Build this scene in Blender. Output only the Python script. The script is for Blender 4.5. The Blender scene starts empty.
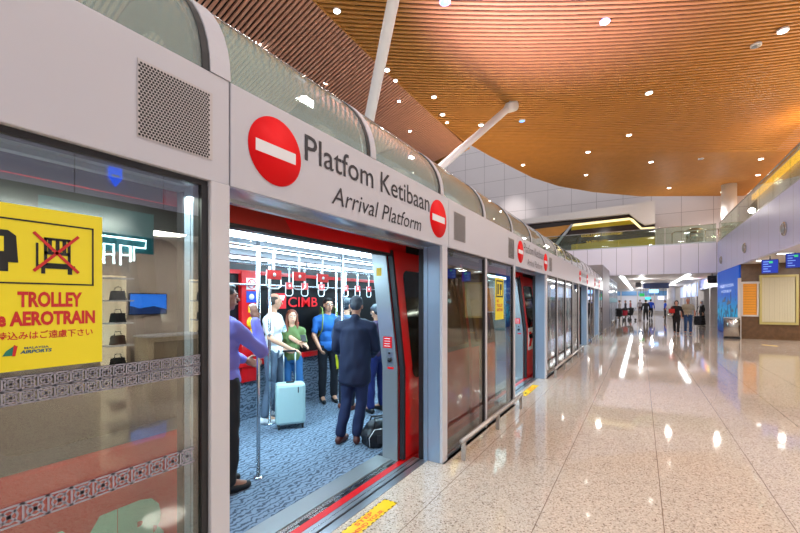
import bpy, bmesh, math, random
from mathutils import Vector, Matrix, noise
random.seed(7)
PI = math.pi
C = bpy.context.scene.collection
SC = bpy.context.scene

# ------------------------------------------------------------------ helpers
def lin(c):
    r = []
    for v in c:
        v = v / 255.0
        r.append(v / 12.92 if v <= 0.04045 else ((v + 0.055) / 1.055) ** 2.4)
    return (r[0], r[1], r[2], 1.0)

def mat(name, col, rough=0.5, metal=0.0, emit=None, es=0.0, spec=0.5, noise_amt=0.0, noise_scale=8.0, bump=0.0, coat=0.0):
    m = bpy.data.materials.new(name)
    m.use_nodes = True
    nt = m.node_tree
    b = nt.nodes['Principled BSDF']
    b.inputs['Base Color'].default_value = lin(col)
    b.inputs['Roughness'].default_value = rough
    b.inputs['Metallic'].default_value = metal
    b.inputs['Specular IOR Level'].default_value = spec
    b.inputs['Coat Weight'].default_value = coat
    b.inputs['Coat Roughness'].default_value = 0.08
    if emit:
        b.inputs['Emission Color'].default_value = lin(emit)
        b.inputs['Emission Strength'].default_value = es
    tc = nt.nodes.new('ShaderNodeTexCoord')
    nz = nt.nodes.new('ShaderNodeTexNoise')
    nz.inputs['Scale'].default_value = noise_scale
    nz.inputs['Detail'].default_value = 5
    nt.links.new(tc.outputs['Object'], nz.inputs['Vector'])
    if noise_amt > 0:
        mx = nt.nodes.new('ShaderNodeMix'); mx.data_type = 'RGBA'
        c = lin(col)
        mx.inputs['A'].default_value = tuple(v * (1 - noise_amt) for v in c[:3]) + (1,)
        mx.inputs['B'].default_value = tuple(min(1, v * (1 + noise_amt)) for v in c[:3]) + (1,)
        nt.links.new(nz.outputs['Fac'], mx.inputs['Factor'])
        nt.links.new(mx.outputs['Result'], b.inputs['Base Color'])
    if bump > 0:
        bp = nt.nodes.new('ShaderNodeBump')
        bp.inputs['Strength'].default_value = bump
        bp.inputs['Distance'].default_value = 0.01
        nt.links.new(nz.outputs['Fac'], bp.inputs['Height'])
        nt.links.new(bp.outputs['Normal'], b.inputs['Normal'])
    return m

def glass_mat(name, tint, ior=1.6, rough=0.0, haze=0.0, hazecol=(200, 220, 215), mult=1.0):
    m = bpy.data.materials.new(name); m.use_nodes = True
    nt = m.node_tree; nt.nodes.clear()
    out = nt.nodes.new('ShaderNodeOutputMaterial')
    tr = nt.nodes.new('ShaderNodeBsdfTransparent'); tr.inputs['Color'].default_value = lin(tint)
    gl = nt.nodes.new('ShaderNodeBsdfGlossy'); gl.inputs['Roughness'].default_value = rough
    gl.inputs['Color'].default_value = (1, 1, 1, 1)
    lw = nt.nodes.new('ShaderNodeLayerWeight'); lw.inputs['Blend'].default_value = .5
    mx = nt.nodes.new('ShaderNodeMixShader')
    f0 = ((ior - 1) / (ior + 1)) ** 2 * mult      # thin pane: same reflectance from either side
    p5 = math_node(nt, 'POWER', lw.outputs['Facing'], 5.0)
    nt.links.new(math_node(nt, 'ADD', math_node(nt, 'MULTIPLY', p5, 1 - f0), f0, True), mx.inputs[0])
    if haze > 0:
        df = nt.nodes.new('ShaderNodeBsdfDiffuse'); df.inputs['Color'].default_value = lin(hazecol)
        m2 = nt.nodes.new('ShaderNodeMixShader'); m2.inputs[0].default_value = haze
        nt.links.new(tr.outputs[0], m2.inputs[1]); nt.links.new(df.outputs[0], m2.inputs[2])
        nt.links.new(m2.outputs[0], mx.inputs[1])
    else:
        nt.links.new(tr.outputs[0], mx.inputs[1])
    nt.links.new(gl.outputs[0], mx.inputs[2])
    nt.links.new(mx.outputs[0], out.inputs[0])
    return m

def math_node(nt, op, a, b=None, clamp=False):
    n = nt.nodes.new('ShaderNodeMath'); n.operation = op; n.use_clamp = clamp
    for i, v in enumerate((a, b)):
        if v is None: continue
        if isinstance(v, (int, float)): n.inputs[i].default_value = v
        else: nt.links.new(v, n.inputs[i])
    return n.outputs[0]

def grid_mat(name, col, line, ax1, p1, o1, w1, ax2=None, p2=1, o2=0, w2=0.02, rough=0.4, noise_amt=0.03, spec=0.4):
    """panelled cladding: thin joints every p1 along ax1 and every p2 along ax2"""
    m = mat(name, col, rough, spec=spec)
    nt = m.node_tree; b = nt.nodes['Principled BSDF']
    tc = nt.nodes.new('ShaderNodeTexCoord'); sp = nt.nodes.new('ShaderNodeSeparateXYZ')
    nt.links.new(tc.outputs['Object'], sp.inputs[0])
    def ln(ax, p, o, w):
        v = math_node(nt, 'SUBTRACT', sp.outputs[ax], o)
        v = math_node(nt, 'DIVIDE', v, p)
        v = math_node(nt, 'FLOORED_MODULO', v, 1.0)
        return math_node(nt, 'LESS_THAN', v, w / p)
    f = ln(ax1, p1, o1, w1)
    if ax2 is not None:
        f = math_node(nt, 'MAXIMUM', f, ln(ax2, p2, o2, w2))
    nz = nt.nodes.new('ShaderNodeTexNoise'); nz.inputs['Scale'].default_value = 1.3
    nt.links.new(tc.outputs['Object'], nz.inputs['Vector'])
    m0 = nt.nodes.new('ShaderNodeMix'); m0.data_type = 'RGBA'
    c = lin(col)
    m0.inputs['A'].default_value = tuple(v * (1 - noise_amt) for v in c[:3]) + (1,)
    m0.inputs['B'].default_value = tuple(min(1, v * (1 + noise_amt)) for v in c[:3]) + (1,)
    nt.links.new(nz.outputs['Fac'], m0.inputs['Factor'])
    mx = nt.nodes.new('ShaderNodeMix'); mx.data_type = 'RGBA'
    nt.links.new(f, mx.inputs['Factor']); nt.links.new(m0.outputs['Result'], mx.inputs['A'])
    mx.inputs['B'].default_value = lin(line)
    nt.links.new(mx.outputs['Result'], b.inputs['Base Color'])
    return m

def link(name, me, m=None, parent=None, smooth=False):
    o = bpy.data.objects.new(name, me)
    C.objects.link(o)
    if m is not None:
        me.materials.clear(); me.materials.append(m)
    if parent is not None: o.parent = parent
    if smooth:
        for p in me.polygons: p.use_smooth = True
    return o

class MB:
    """collects shapes into one mesh"""
    def __init__(s): s.v = []; s.f = []; s.mi = []; s.sm = []
    def add(s, vs, fs, mi=0, sm=False):
        n = len(s.v); s.v += [tuple(v) for v in vs]
        for f in fs: s.f.append([i + n for i in f]); s.mi.append(mi); s.sm.append(sm)
        return s
    def box(s, x0, x1, y0, y1, z0, z1, mi=0, M=None):
        vs = [Vector((x, y, z)) for x in (x0, x1) for y in (y0, y1) for z in (z0, z1)]
        if M is not None: vs = [M @ v for v in vs]
        return s.add(vs, [(0, 1, 3, 2), (4, 6, 7, 5), (0, 4, 5, 1), (2, 3, 7, 6), (0, 2, 6, 4), (1, 5, 7, 3)], mi)
    def tube(s, pts, r, n=10, mi=0, closed=False, cap=True):
        pts = [Vector(p) for p in pts]
        rs = r if isinstance(r, (list, tuple)) else [r] * len(pts)
        vs = []; fs = []
        up = None
        for i, p in enumerate(pts):
            if closed: t = pts[(i + 1) % len(pts)] - pts[i - 1]
            else: t = pts[min(i + 1, len(pts) - 1)] - pts[max(i - 1, 0)]
            t.normalize()
            if up is None:
                up = Vector((0, 0, 1)) if abs(t.z) < .9 else Vector((1, 0, 0))
            a = t.cross(up).normalized(); b = t.cross(a).normalized(); up = -b if False else up - t * up.dot(t)
            if up.length < 1e-4: up = Vector((1, 0, 0))
            a = t.cross(up).normalized(); b = a.cross(t).normalized()
            for k in range(n):
                an = 2 * PI * k / n
                vs.append(p + (a * math.cos(an) + b * math.sin(an)) * rs[i])
        m = len(pts)
        for i in range(m if closed else m - 1):
            j = (i + 1) % m
            for k in range(n):
                l = (k + 1) % n
                fs.append((i * n + k, i * n + l, j * n + l, j * n + k))
        if cap and not closed:
            fs.append(tuple(range(n))[::-1]); fs.append(tuple((m - 1) * n + k for k in range(n)))
        return s.add(vs, fs, mi, True)
    def lathe(s, c, prof, n=20, mi=0, axis='z', M=None):
        vs = []; fs = []
        for (r, h) in prof:
            for k in range(n):
                a = 2 * PI * k / n
                x, y = r * math.cos(a), r * math.sin(a)
                v = {'z': (x, y, h), 'x': (h, x, y), 'y': (x, h, y)}[axis]
                v = Vector(v) + Vector(c)
                vs.append(M @ v if M is not None else v)
        for i in range(len(prof) - 1):
            for k in range(n):
                l = (k + 1) % n
                fs.append((i * n + k, i * n + l, (i + 1) * n + l, (i + 1) * n + k))
        fs.append(tuple(range(n))[::-1]); fs.append(tuple((len(prof) - 1) * n + k for k in range(n)))
        return s.add(vs, fs, mi, True)
    def ell(s, c, r, n=12, mi=0, M=None):
        vs = []; fs = []
        for i in range(n + 1):
            t = PI * i / n
            for k in range(n * 2):
                a = PI * k / n
                v = Vector((r[0] * math.sin(t) * math.cos(a), r[1] * math.sin(t) * math.sin(a), r[2] * math.cos(t)))
                if M is not None: v = M @ v
                vs.append(v + Vector(c))
        w = n * 2
        for i in range(n):
            for k in range(w):
                l = (k + 1) % w
                fs.append((i * w + k, (i + 1) * w + k, (i + 1) * w + l, i * w + l))
        return s.add(vs, fs, mi, True)
    def cap(s, p0, p1, r0, r1, mi=0, n=8):
        """tapered limb segment with round ends"""
        p0 = Vector(p0); p1 = Vector(p1)
        s.ell(p0, (r0,) * 3, n, mi); s.ell(p1, (r1,) * 3, n, mi)
        if (p1 - p0).length > 1e-4: s.tube([p0, p1], [r0, r1], n * 2, mi)
        return s
    def prism(s, poly, x0, x1, axis='x', mi=0):
        """polygon extruded along an axis; poly = (a, b) in the two other axes in order"""
        def P(a, b, h):
            return {'x': (h, a, b), 'y': (a, h, b), 'z': (a, b, h)}[axis]
        n = len(poly)
        vs = [P(a, b, x0) for a, b in poly] + [P(a, b, x1) for a, b in poly]
        fs = [tuple(range(n))[::-1], tuple(range(n, 2 * n))]
        for i in range(n):
            j = (i + 1) % n
            fs.append((i, j, n + j, n + i))
        return s.add(vs, fs, mi)
    def mesh(s, name, mats=()):
        me = bpy.data.meshes.new(name)
        me.from_pydata(s.v, [], s.f)
        for m in mats: me.materials.append(m)
        me.polygons.foreach_set('material_index', s.mi)
        me.polygons.foreach_set('use_smooth', s.sm)
        bm = bmesh.new(); bm.from_mesh(me)
        bmesh.ops.recalc_face_normals(bm, faces=bm.faces)
        bm.to_mesh(me); bm.free()
        me.update()
        return me
    def build(s, name, m, parent=None, bevel=0.0):
        ms = m if isinstance(m, (list, tuple)) else [m]
        o = bpy.data.objects.new(name, s.mesh(name, ms))
        C.objects.link(o)
        if parent is not None: o.parent = parent
        if bevel:
            b = o.modifiers.new('bevel', 'BEVEL'); b.width = bevel; b.segments = 2; b.limit_method = 'ANGLE'
        return o

def tag(o, label=None, cat=None, group=None, kind=None):
    if label: o['label'] = label
    if cat: o['category'] = cat
    if group: o['group'] = group
    if kind: o['kind'] = kind
    return o

def thing(name, label, cat, loc=(0, 0, 0), rz=0.0, group=None):
    o = bpy.data.objects.new(name, None); C.objects.link(o)
    o.empty_display_size = .1
    o.location = loc; o.rotation_euler = (0, 0, rz)
    return tag(o, label, cat, group)

def struct(o):
    o['kind'] = 'structure'
    return o

def place(o, w):
    """shapes of o were laid out in world metres; keep them there under a parent that sits elsewhere"""
    for v in o.data.vertices: v.co -= Vector(w)
    return o

def text_mesh(s, bold=0.0, font_shear=0.0):
    cu = bpy.data.curves.new('lettering', 'FONT')
    cu.body = s; cu.offset = bold; cu.extrude = 0.0; cu.shear = font_shear; cu.resolution_u = 3
    to = bpy.data.objects.new('lettering', cu); C.objects.link(to)
    dg = bpy.context.evaluated_depsgraph_get(); dg.update()
    me = bpy.data.meshes.new_from_object(to.evaluated_get(dg))
    bpy.data.objects.remove(to); bpy.data.curves.remove(cu)
    return me

def text(name, s, m, origin, right, up, width, height, parent=None, bold=0.0, shear=0.0, lift=0.0, off=(0, 0, 0)):
    """lettering s fitted in width x height; origin = lower left corner, right/up = directions"""
    me = text_mesh(s, bold, shear)
    xs = [v.co.x for v in me.vertices]; ys = [v.co.y for v in me.vertices]
    x0, x1, y0, y1 = min(xs), max(xs), min(ys), max(ys)
    R = Vector(right).normalized(); U = Vector(up).normalized(); N = R.cross(U)
    for v in me.vertices:
        a = (v.co.x - x0) / (x1 - x0) * width
        b = (v.co.y - y0) / (y1 - y0) * height if height else (v.co.y - y0) / (x1 - x0) * width
        v.co = Vector(origin) + R * a + U * b + N * lift - Vector(off)
    return link(name, me, m, parent)

YR = (0, 1, 0); ZU = (0, 0, 1)

# ------------------------------------------------------------------ camera
F = 400.0
YAW = math.atan2(241.0, 400.0)
cs, sn = math.cos(YAW), math.sin(YAW)
H = 1.55
cam_d = bpy.data.cameras.new('camera'); cam = bpy.data.objects.new('camera', cam_d); C.objects.link(cam)
cam_d.sensor_width = 36.0; cam_d.lens = 18.0; cam_d.shift_y = (301 - 266.5) / 800.0
cam_d.clip_start = 0.05; cam_d.clip_end = 300
cam.location = (0, 0, H); cam.rotation_euler = (PI / 2, 0, YAW)
SC.camera = cam
def on_floor(px, py, z=0.0):
    d = F * (H - z) / (py - 301.0); r = (px - 400.0) / F * d
    return Vector((r * cs - d * sn, r * sn + d * cs, z))
def at_height(px, py, z):
    d = F * (z - H) / (301.0 - py); r = (px - 400.0) / F * d
    return Vector((r * cs - d * sn, r * sn + d * cs, z))

# ------------------------------------------------------------------ materials
M = {}
M['panel'] = mat('light_grey_panel', (198, 197, 204), 0.38, noise_amt=.03, noise_scale=2)
M['post_white'] = mat('post_front', (205, 203, 207), 0.35)
M['post_blue'] = mat('post_reveal', (150, 168, 190), 0.3, metal=.35)
M['silver'] = mat('brushed_silver', (170, 176, 184), 0.28, metal=.8, noise_amt=.06, noise_scale=3)
M['steel'] = mat('stainless_steel', (190, 188, 184), 0.22, metal=1.0)
M['chrome'] = mat('pole_steel', (205, 210, 215), 0.15, metal=1.0)
M['dark'] = mat('dark_gasket', (28, 26, 30), 0.5)
M['black'] = mat('black', (10, 10, 12), 0.5)
M['sign_red'] = mat('sign_red', (240, 10, 20), 0.6, spec=.2)
M['white'] = mat('white', (235, 235, 238), 0.4)
M['letter'] = mat('dark_lettering', (45, 44, 52), 0.5)
M['train_red'] = mat('train_red', (214, 22, 26), 0.28, coat=.4)
M['train_dark_red'] = mat('train_brick_red', (165, 45, 35), 0.3, coat=.4)
M['train_silver'] = mat('train_silver', (160, 165, 168), 0.32, metal=.6)
M['mint'] = mat('mint_lettering', (170, 225, 205), 0.4)
M['glass'] = glass_mat('screen_glass', (222, 230, 224), ior=1.9, mult=1.3)
M['canopy_glass'] = glass_mat('canopy_glass', (242, 248, 245), ior=1.22, rough=.02, haze=.2, hazecol=(232, 242, 237))
M['clear'] = glass_mat('balustrade_glass', (226, 236, 228), ior=1.3, haze=.04, hazecol=(215, 230, 215))
M['win_black'] = mat('dark_window', (8, 8, 12), 0.06, spec=.6)
M['band_dark'] = mat('dark_grey_band', (52, 50, 52), .3)
M['inner_frame'] = mat('inner_frame_grey', (70, 84, 76), .35)
M['rail'] = mat('satin_rail', (190, 184, 178), .35, metal=.55)
M['yellow'] = mat('yellow_notice', (240, 222, 20), 0.45)
M['yellow2'] = mat('yellow_floor_tape', (250, 200, 15), 0.5)
M['red_ink'] = mat('red_ink', (200, 30, 28), 0.5)
M['orange_ink'] = mat('orange_ink', (235, 95, 20), 0.5)
M['lilac'] = grid_mat('lilac_white_panel', (208, 214, 255), (120, 118, 145), 1, 1.22, 0.0, 0.014, rough=.3)
M['lilac_x'] = grid_mat('white_panel_far', (226, 224, 238), (135, 130, 145), 0, .785, 3.45, 0.02, rough=.35)
M['wall_tile'] = grid_mat('pale_wall_tile', (212, 203, 204), (150, 138, 140), 0, 1.83, -14.0, .025, 2, 1.45, 10.8, .025, rough=.4)
M['wall_plain'] = mat('pale_render', (212, 206, 204), 0.5, noise_amt=.03)
M['granite'] = mat('brown_granite', (98, 70, 44), 0.25, noise_amt=.5, noise_scale=7)
M['grey_block'] = mat('grey_render', (150, 148, 155), 0.5, noise_amt=.04)
M['gap'] = mat('ceiling_void', (14, 7, 7), 0.9)
M['wood'] = mat('ceiling_timber', (192, 132, 60), 0.55, noise_amt=.18, noise_scale=3)
M['wood2'] = mat('ceiling_timber_pink_lit', (214, 158, 130), 0.6, noise_amt=.12, noise_scale=3)  # same timber, with the pink of the lighting put into its colour
M['lamp'] = mat('lamp_face', (255, 255, 255), .5, emit=(255, 246, 232), es=14)
M['lamp_star'] = mat('spot_face', (255, 255, 255), .5, emit=(255, 250, 240), es=60)
M['blue_lamp'] = mat('blue_lamp_face', (120, 160, 220), .5, emit=(120, 165, 235), es=2)
M['strip'] = mat('strip_light', (255, 255, 255), .5, emit=(240, 250, 255), es=6)
M['train_strip'] = mat('train_light', (255, 255, 255), .5, emit=(220, 242, 255), es=7)
M['cove'] = mat('cove_light', (255, 200, 90), .5, emit=(255, 180, 50), es=2.2)
M['olive_gold'] = mat('olive_gold', (170, 150, 20), 0.3, metal=.3)
M['gold_glow'] = mat('gold_backlit', (235, 220, 160), .4, emit=(250, 235, 180), es=1.0)
M['gold_text'] = mat('gold_letters', (230, 180, 40), .4, emit=(240, 180, 30), es=.6)
M['brown_black'] = mat('dark_brown_panel', (38, 24, 20), .25)
M['bluepanel'] = mat('blue', (30, 110, 200), .4)

def terrazzo():
    m = bpy.data.materials.new('terrazzo'); m.use_nodes = True
    nt = m.node_tree; b = nt.nodes['Principled BSDF']
    tc = nt.nodes.new('ShaderNodeTexCoord')
    v1 = nt.nodes.new('ShaderNodeTexVoronoi'); v1.inputs['Scale'].default_value = 115
    v2 = nt.nodes.new('ShaderNodeTexNoise'); v2.inputs['Scale'].default_value = 55; v2.inputs['Detail'].default_value = 4
    v3 = nt.nodes.new('ShaderNodeTexNoise'); v3.inputs['Scale'].default_value = .35
    for v in (v1, v2, v3): nt.links.new(tc.outputs['Object'], v.inputs['Vector'])
    sep = nt.nodes.new('ShaderNodeSeparateColor'); nt.links.new(v1.outputs['Color'], sep.inputs[0])
    r = nt.nodes.new('ShaderNodeValToRGB')
    e = r.color_ramp.elements
    e[0].position = 0.0; e[0].color = lin((120, 100, 86))
    e[1].position = 1.0; e[1].color = lin((232, 214, 196))
    for p, c in ((.1, (168, 148, 134)), (.16, (200, 184, 168)), (.7, (210, 194, 178)), (.9, (224, 210, 194))):
        x = e.new(p); x.color = lin(c)
    nt.links.new(sep.outputs[0], r.inputs[0])
    mm = nt.nodes.new('ShaderNodeMix'); mm.data_type = 'RGBA'; mm.blend_type = 'MULTIPLY'; mm.inputs['Factor'].default_value = .25
    r2 = nt.nodes.new('ShaderNodeValToRGB')
    r2.color_ramp.elements[0].position = .35; r2.color_ramp.elements[0].color = (.55, .5, .46, 1)
    r2.color_ramp.elements[1].position = .6; r2.color_ramp.elements[1].color = (1, 1, 1, 1)
    nt.links.new(v2.outputs['Fac'], r2.inputs[0])
    nt.links.new(r.outputs[0], mm.inputs['A']); nt.links.new(r2.outputs[0], mm.inputs['B'])
    sp = nt.nodes.new('ShaderNodeSeparateXYZ'); nt.links.new(tc.outputs['Object'], sp.inputs[0])
    def ln(ax, p, o, w):
        v = math_node(nt, 'SUBTRACT', sp.outputs[ax], o)
        v = math_node(nt, 'DIVIDE', v, p)
        v = math_node(nt, 'FLOORED_MODULO', v, 1.0)
        return math_node(nt, 'LESS_THAN', v, w / p)
    f1 = ln(0, .762, -1.392, .0055); f2 = ln(1, 1.95, 4.0, .005)
    f = math_node(nt, 'MAXIMUM', f1, math_node(nt, 'MULTIPLY', f2, .6))
    mx = nt.nodes.new('ShaderNodeMix'); mx.data_type = 'RGBA'
    nt.links.new(f, mx.inputs['Factor']); nt.links.new(mm.outputs['Result'], mx.inputs['A'])
    mx.inputs['B'].default_value = lin((128, 106, 92))
    nt.links.new(mx.outputs['Result'], b.inputs['Base Color'])
    b.inputs['Roughness'].default_value = .05
    b.inputs['Specular IOR Level'].default_value = .62
    return m
M['terrazzo'] = terrazzo()

def carpet(name, s=1.0, axis_y=1):
    m = bpy.data.materials.new(name); m.use_nodes = True
    nt = m.node_tree; b = nt.nodes['Principled BSDF']
    tc = nt.nodes.new('ShaderNodeTexCoord')
    mp = nt.nodes.new('ShaderNodeMapping'); nt.links.new(tc.outputs['Object'], mp.inputs[0])
    w = nt.nodes.new('ShaderNodeTexWave'); w.inputs['Scale'].default_value = 6.5; w.inputs['Distortion'].default_value = 9
    w.inputs['Detail'].default_value = 3; w.inputs['Detail Scale'].default_value = 2.2
    w.bands_direction = 'X' if axis_y else 'Z'
    nz = nt.nodes.new('ShaderNodeTexNoise'); nz.inputs['Scale'].default_value = 60
    nt.links.new(mp.outputs[0], w.inputs['Vector']); nt.links.new(tc.outputs['Object'], nz.inputs['Vector'])
    r = nt.nodes.new('ShaderNodeValToRGB')
    e = r.color_ramp.elements
    e[0].position = .08; e[0].color = lin((62, 74, 92)); e[1].position = .5; e[1].color = lin((122, 138, 158))
    x = e.new(.28); x.color = lin((98, 112, 132))
    nt.links.new(w.outputs['Fac'], r.inputs[0])
    mm = nt.nodes.new('ShaderNodeMix'); mm.data_type = 'RGBA'; mm.blend_type = 'MULTIPLY'; mm.inputs['Factor'].default_value = .3
    nt.links.new(r.outputs[0], mm.inputs['A']); nt.links.new(nz.outputs['Fac'], mm.inputs['B'])
    nt.links.new(mm.outputs['Result'], b.inputs['Base Color'])
    b.inputs['Roughness'].default_value = .9
    return m
M['carpet'] = carpet('carpet_floor')
M['carpet_wall'] = carpet('carpet_dado', axis_y=0)

def poster_blue():
    m = bpy.data.materials.new('blue_sea_mural'); m.use_nodes = True
    nt = m.node_tree; b = nt.nodes['Principled BSDF']
    tc = nt.nodes.new('ShaderNodeTexCoord'); sp = nt.nodes.new('ShaderNodeSeparateXYZ')
    nt.links.new(tc.outputs['Object'], sp.inputs[0])
    v = math_node(nt, 'DIVIDE', sp.outputs[2], 3.0)
    r = nt.nodes.new('ShaderNodeValToRGB'); e = r.color_ramp.elements
    e[0].position = 0; e[0].color = lin((6, 50, 150)); e[1].position = 1; e[1].color = lin((6, 78, 190))
    x = e.new(.32); x.color = lin((30, 165, 210)); x = e.new(.6); x.color = lin((10, 95, 200))
    nt.links.new(v, r.inputs[0])
    nz = nt.nodes.new('ShaderNodeTexNoise'); nz.inputs['Scale'].default_value = 2.6; nz.inputs['Detail'].default_value = 6
    nt.links.new(tc.outputs['Object'], nz.inputs['Vector'])
    lowz = math_node(nt, 'SUBTRACT', .62, v)
    k = math_node(nt, 'ADD', nz.outputs['Fac'], math_node(nt, 'MULTIPLY', lowz, .35))
    k = math_node(nt, 'GREATER_THAN', k, .62)
    k = math_node(nt, 'MULTIPLY', k, .75)
    mx = nt.nodes.new('ShaderNodeMix'); mx.data_type = 'RGBA'
    nt.links.new(k, mx.inputs['Factor']); nt.links.new(r.outputs[0], mx.inputs['A']); mx.inputs['B'].default_value = lin((10, 50, 120))
    nt.links.new(mx.outputs['Result'], b.inputs['Base Color'])
    b.inputs['Roughness'].default_value = .7
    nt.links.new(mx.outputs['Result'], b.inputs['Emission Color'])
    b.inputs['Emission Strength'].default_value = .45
    return m
M['poster'] = poster_blue()

# ------------------------------------------------------------------ setting: floor, walls
mb = MB().box(-1.775, 14, -9, 75, -.2, 0).box(-14, -1.775, 22.3, 75, -.2, 0)
struct(mb.build('floor', M['terrazzo']))
mb = MB().box(-17, -1.9, -9, 22.3, -1.0, -.9)
struct(mb.build('trim_1', M['black']))
# guideway enclosure behind the train (keeps the tunnel dark)
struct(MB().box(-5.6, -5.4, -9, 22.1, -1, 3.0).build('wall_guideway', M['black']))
mb = MB().box(-17, -5.4, -9, 27, 2.9, 3.0)
struct(mb.build('trim_2', M['grey_block']))
struct(MB().box(-17.2, -17, -9, 40, 0, 16).build('wall_left', M['wall_plain']))
# far white wall of the upper level
struct(MB().box(-17, 14, 35, 35.3, 3.1, 16.5).build('wall_back', M['wall_tile']))
# upper floor slab with its white panelled front
struct(MB().box(-6.5, 14, 27.12, 35, 4.45, 4.68).build('trim_3', M['wall_plain']))
struct(MB().box(-17, 3.5, 27.0, 27.12, 3.07, 4.68).build('wall_far_parapet', M['lilac_x']))
struct(MB().box(3.5, 3.62, -9, 27.12, 3.07, 4.68).build('wall_right_parapet', M['lilac']))
# upper floor right side
struct(MB().box(3.62, 7.0, -9, 27.12, 4.45, 4.6).build('trim_4', M['wall_plain']))
struct(MB().box(6.6, 6.8, -9, 35, 4.6, 8.62).build('wall_right', M['wall_plain']))
struct(MB().box(3.62, 12, -9, 27.12, 3.07, 3.12).build('ceiling_right', M['wall_plain']))
# lower concourse beyond
struct(MB().box(-14, 12, 27.12, 75, 3.07, 3.2).build('ceiling_concourse', M['wall_plain']))
struct(MB().box(-14, 12, 60, 60.3, 0, 3.2).build('wall_concourse_end', M['wall_plain']))
struct(MB().box(-14.3, -14, 38, 75, 0, 3.2).build('wall_concourse_left', M['wall_plain']))
struct(MB().box(-14, -1.73, 37.8, 38, 0, 3.07).build('wall_concourse_return', M['grey_block']))
# grey block closing the screen run
struct(MB().box(-6.5, -1.62, 22.12, 26.98, 0, 3.35).build('wall_screen_end', M['grey_block'], bevel=.01))
struct(MB().box(-6.5, -1.73, 27.15, 37.8, 0, 3.06).build('wall_concourse_near', M['grey_block']))
# right ground floor: recess walls, shop shell
struct(MB().box(3.54, 9.5, 21.42, 27.1, 0, 3.07).build('wall_kiosk', M['granite']))
struct(MB().box(9.5, 9.7, 9, 27, 0, 3.07).build('wall_recess', M['wall_plain']))
struct(MB().box(3.5, 9.5, 8.6, 8.8, 0, 3.07).box(3.5, 3.6, -4, .8, 0, 3.07).box(3.5, 3.6, 7.2, 8.8, 0, 3.07).build('wall_shop_side', M['wall_plain']))

# ------------------------------------------------------------------ ceilings of timber slats
def clip(poly, p, n):
    """keep the part of a convex polygon where (q-p).n >= 0"""
    out = []
    for i in range(len(poly)):
        a, b = poly[i], poly[(i + 1) % len(poly)]
        da = (a - p).dot(n); db = (b - p).dot(n)
        if da >= 0: out.append(a)
        if (da >= 0) != (db >= 0): out.append(a + (b - a) * (da / (da - db)))
    return out
ZC = 8.65
U = Vector((cs, sn)); V = Vector((-sn, cs))
poly = [Vector(p) for p in ((-6.8, -8), (6.3, -8), (6.3, 35.2), (-.06, 31.5), (-2.6, 28.8), (-4.3, 26.2), (-5.3, 23.6), (-6.3, 18.9), (-6.72, 16.4), (-6.8, 14))]
def zc(r, d):
    w = min(1, max(0, (19 - d) / 8.0))
    return ZC + .008 * w * (r - 3) ** 2
mb = MB(); back = MB()
d = -8.0; PITCH = .158; WID = .080
while d < 38:
    seg = clip(clip([p for p in poly], V * d, V), V * (d + WID), -V)
    if len(seg) >= 3:
        a = [p for p in seg]
        def rng(dd):
            rs = []
            for i in range(len(poly)):
                p, q = poly[i], poly[(i + 1) % len(poly)]
                dp, dq = p.dot(V) - dd, q.dot(V) - dd
                if (dp > 0) != (dq > 0): rs.append((p + (q - p) * (dp / (dp - dq))).dot(U))
            return (min(rs), max(rs)) if len(rs) >= 2 else None
        A, B = rng(d + .001), rng(d + WID)
        if A and B:
            N = 10
            vs = []; fs = []
            for i in range(N + 1):
                for (rr, dd) in ((A, d), (B, d + WID)):
                    r = rr[0] + (rr[1] - rr[0]) * i / N
                    p = U * r + V * dd
                    z = zc(r, dd)
                    vs.append((p.x, p.y, z)); vs.append((p.x, p.y, z + .04))
            for i in range(N):
                o = i * 4
                fs += [(o, o + 2, o + 6, o + 4), (o, o + 4, o + 5, o + 1), (o + 2, o + 3, o + 7, o + 6)]
            mb.add(vs, fs)
    d += PITCH
ceil = struct(mb.build('ceiling', M['wood']))
back.prism([(p.x, p.y) for p in poly], 9.75, 9.8, 'z')
struct(back.build('ceiling_void', M['gap']))
# curved rim board closing the slats' ends
mb = MB()
rim = poly[2:] + [poly[0]]
for i in range(len(rim) - 1):
    a, b = rim[i], rim[i + 1]
    n = Vector((a.y - b.y, b.x - a.x)).normalized() * .04
    K = 8 if i == len(rim) - 2 else 2
    for k in range(K):
        p = a + (b - a) * (k / K); q = a + (b - a) * ((k + 1) / K)
        zp = zc(p.dot(U), p.dot(V)); zq = zc(q.dot(U), q.dot(V))
        mb.add([(p.x, p.y, zp - .02), (q.x, q.y, zq - .02), (q.x, q.y, 9.8), (p.x, p.y, 9.8),
                (p.x - n.x, p.y - n.y, zp - .02), (q.x - n.x, q.y - n.y, zq - .02), (q.x - n.x, q.y - n.y, 9.8), (p.x - n.x, p.y - n.y, 9.8)],
               [(0, 1, 2, 3), (4, 5, 6, 7), (0, 4, 5, 1)])
struct(mb.build('trim_5', M['wood']))
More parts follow.
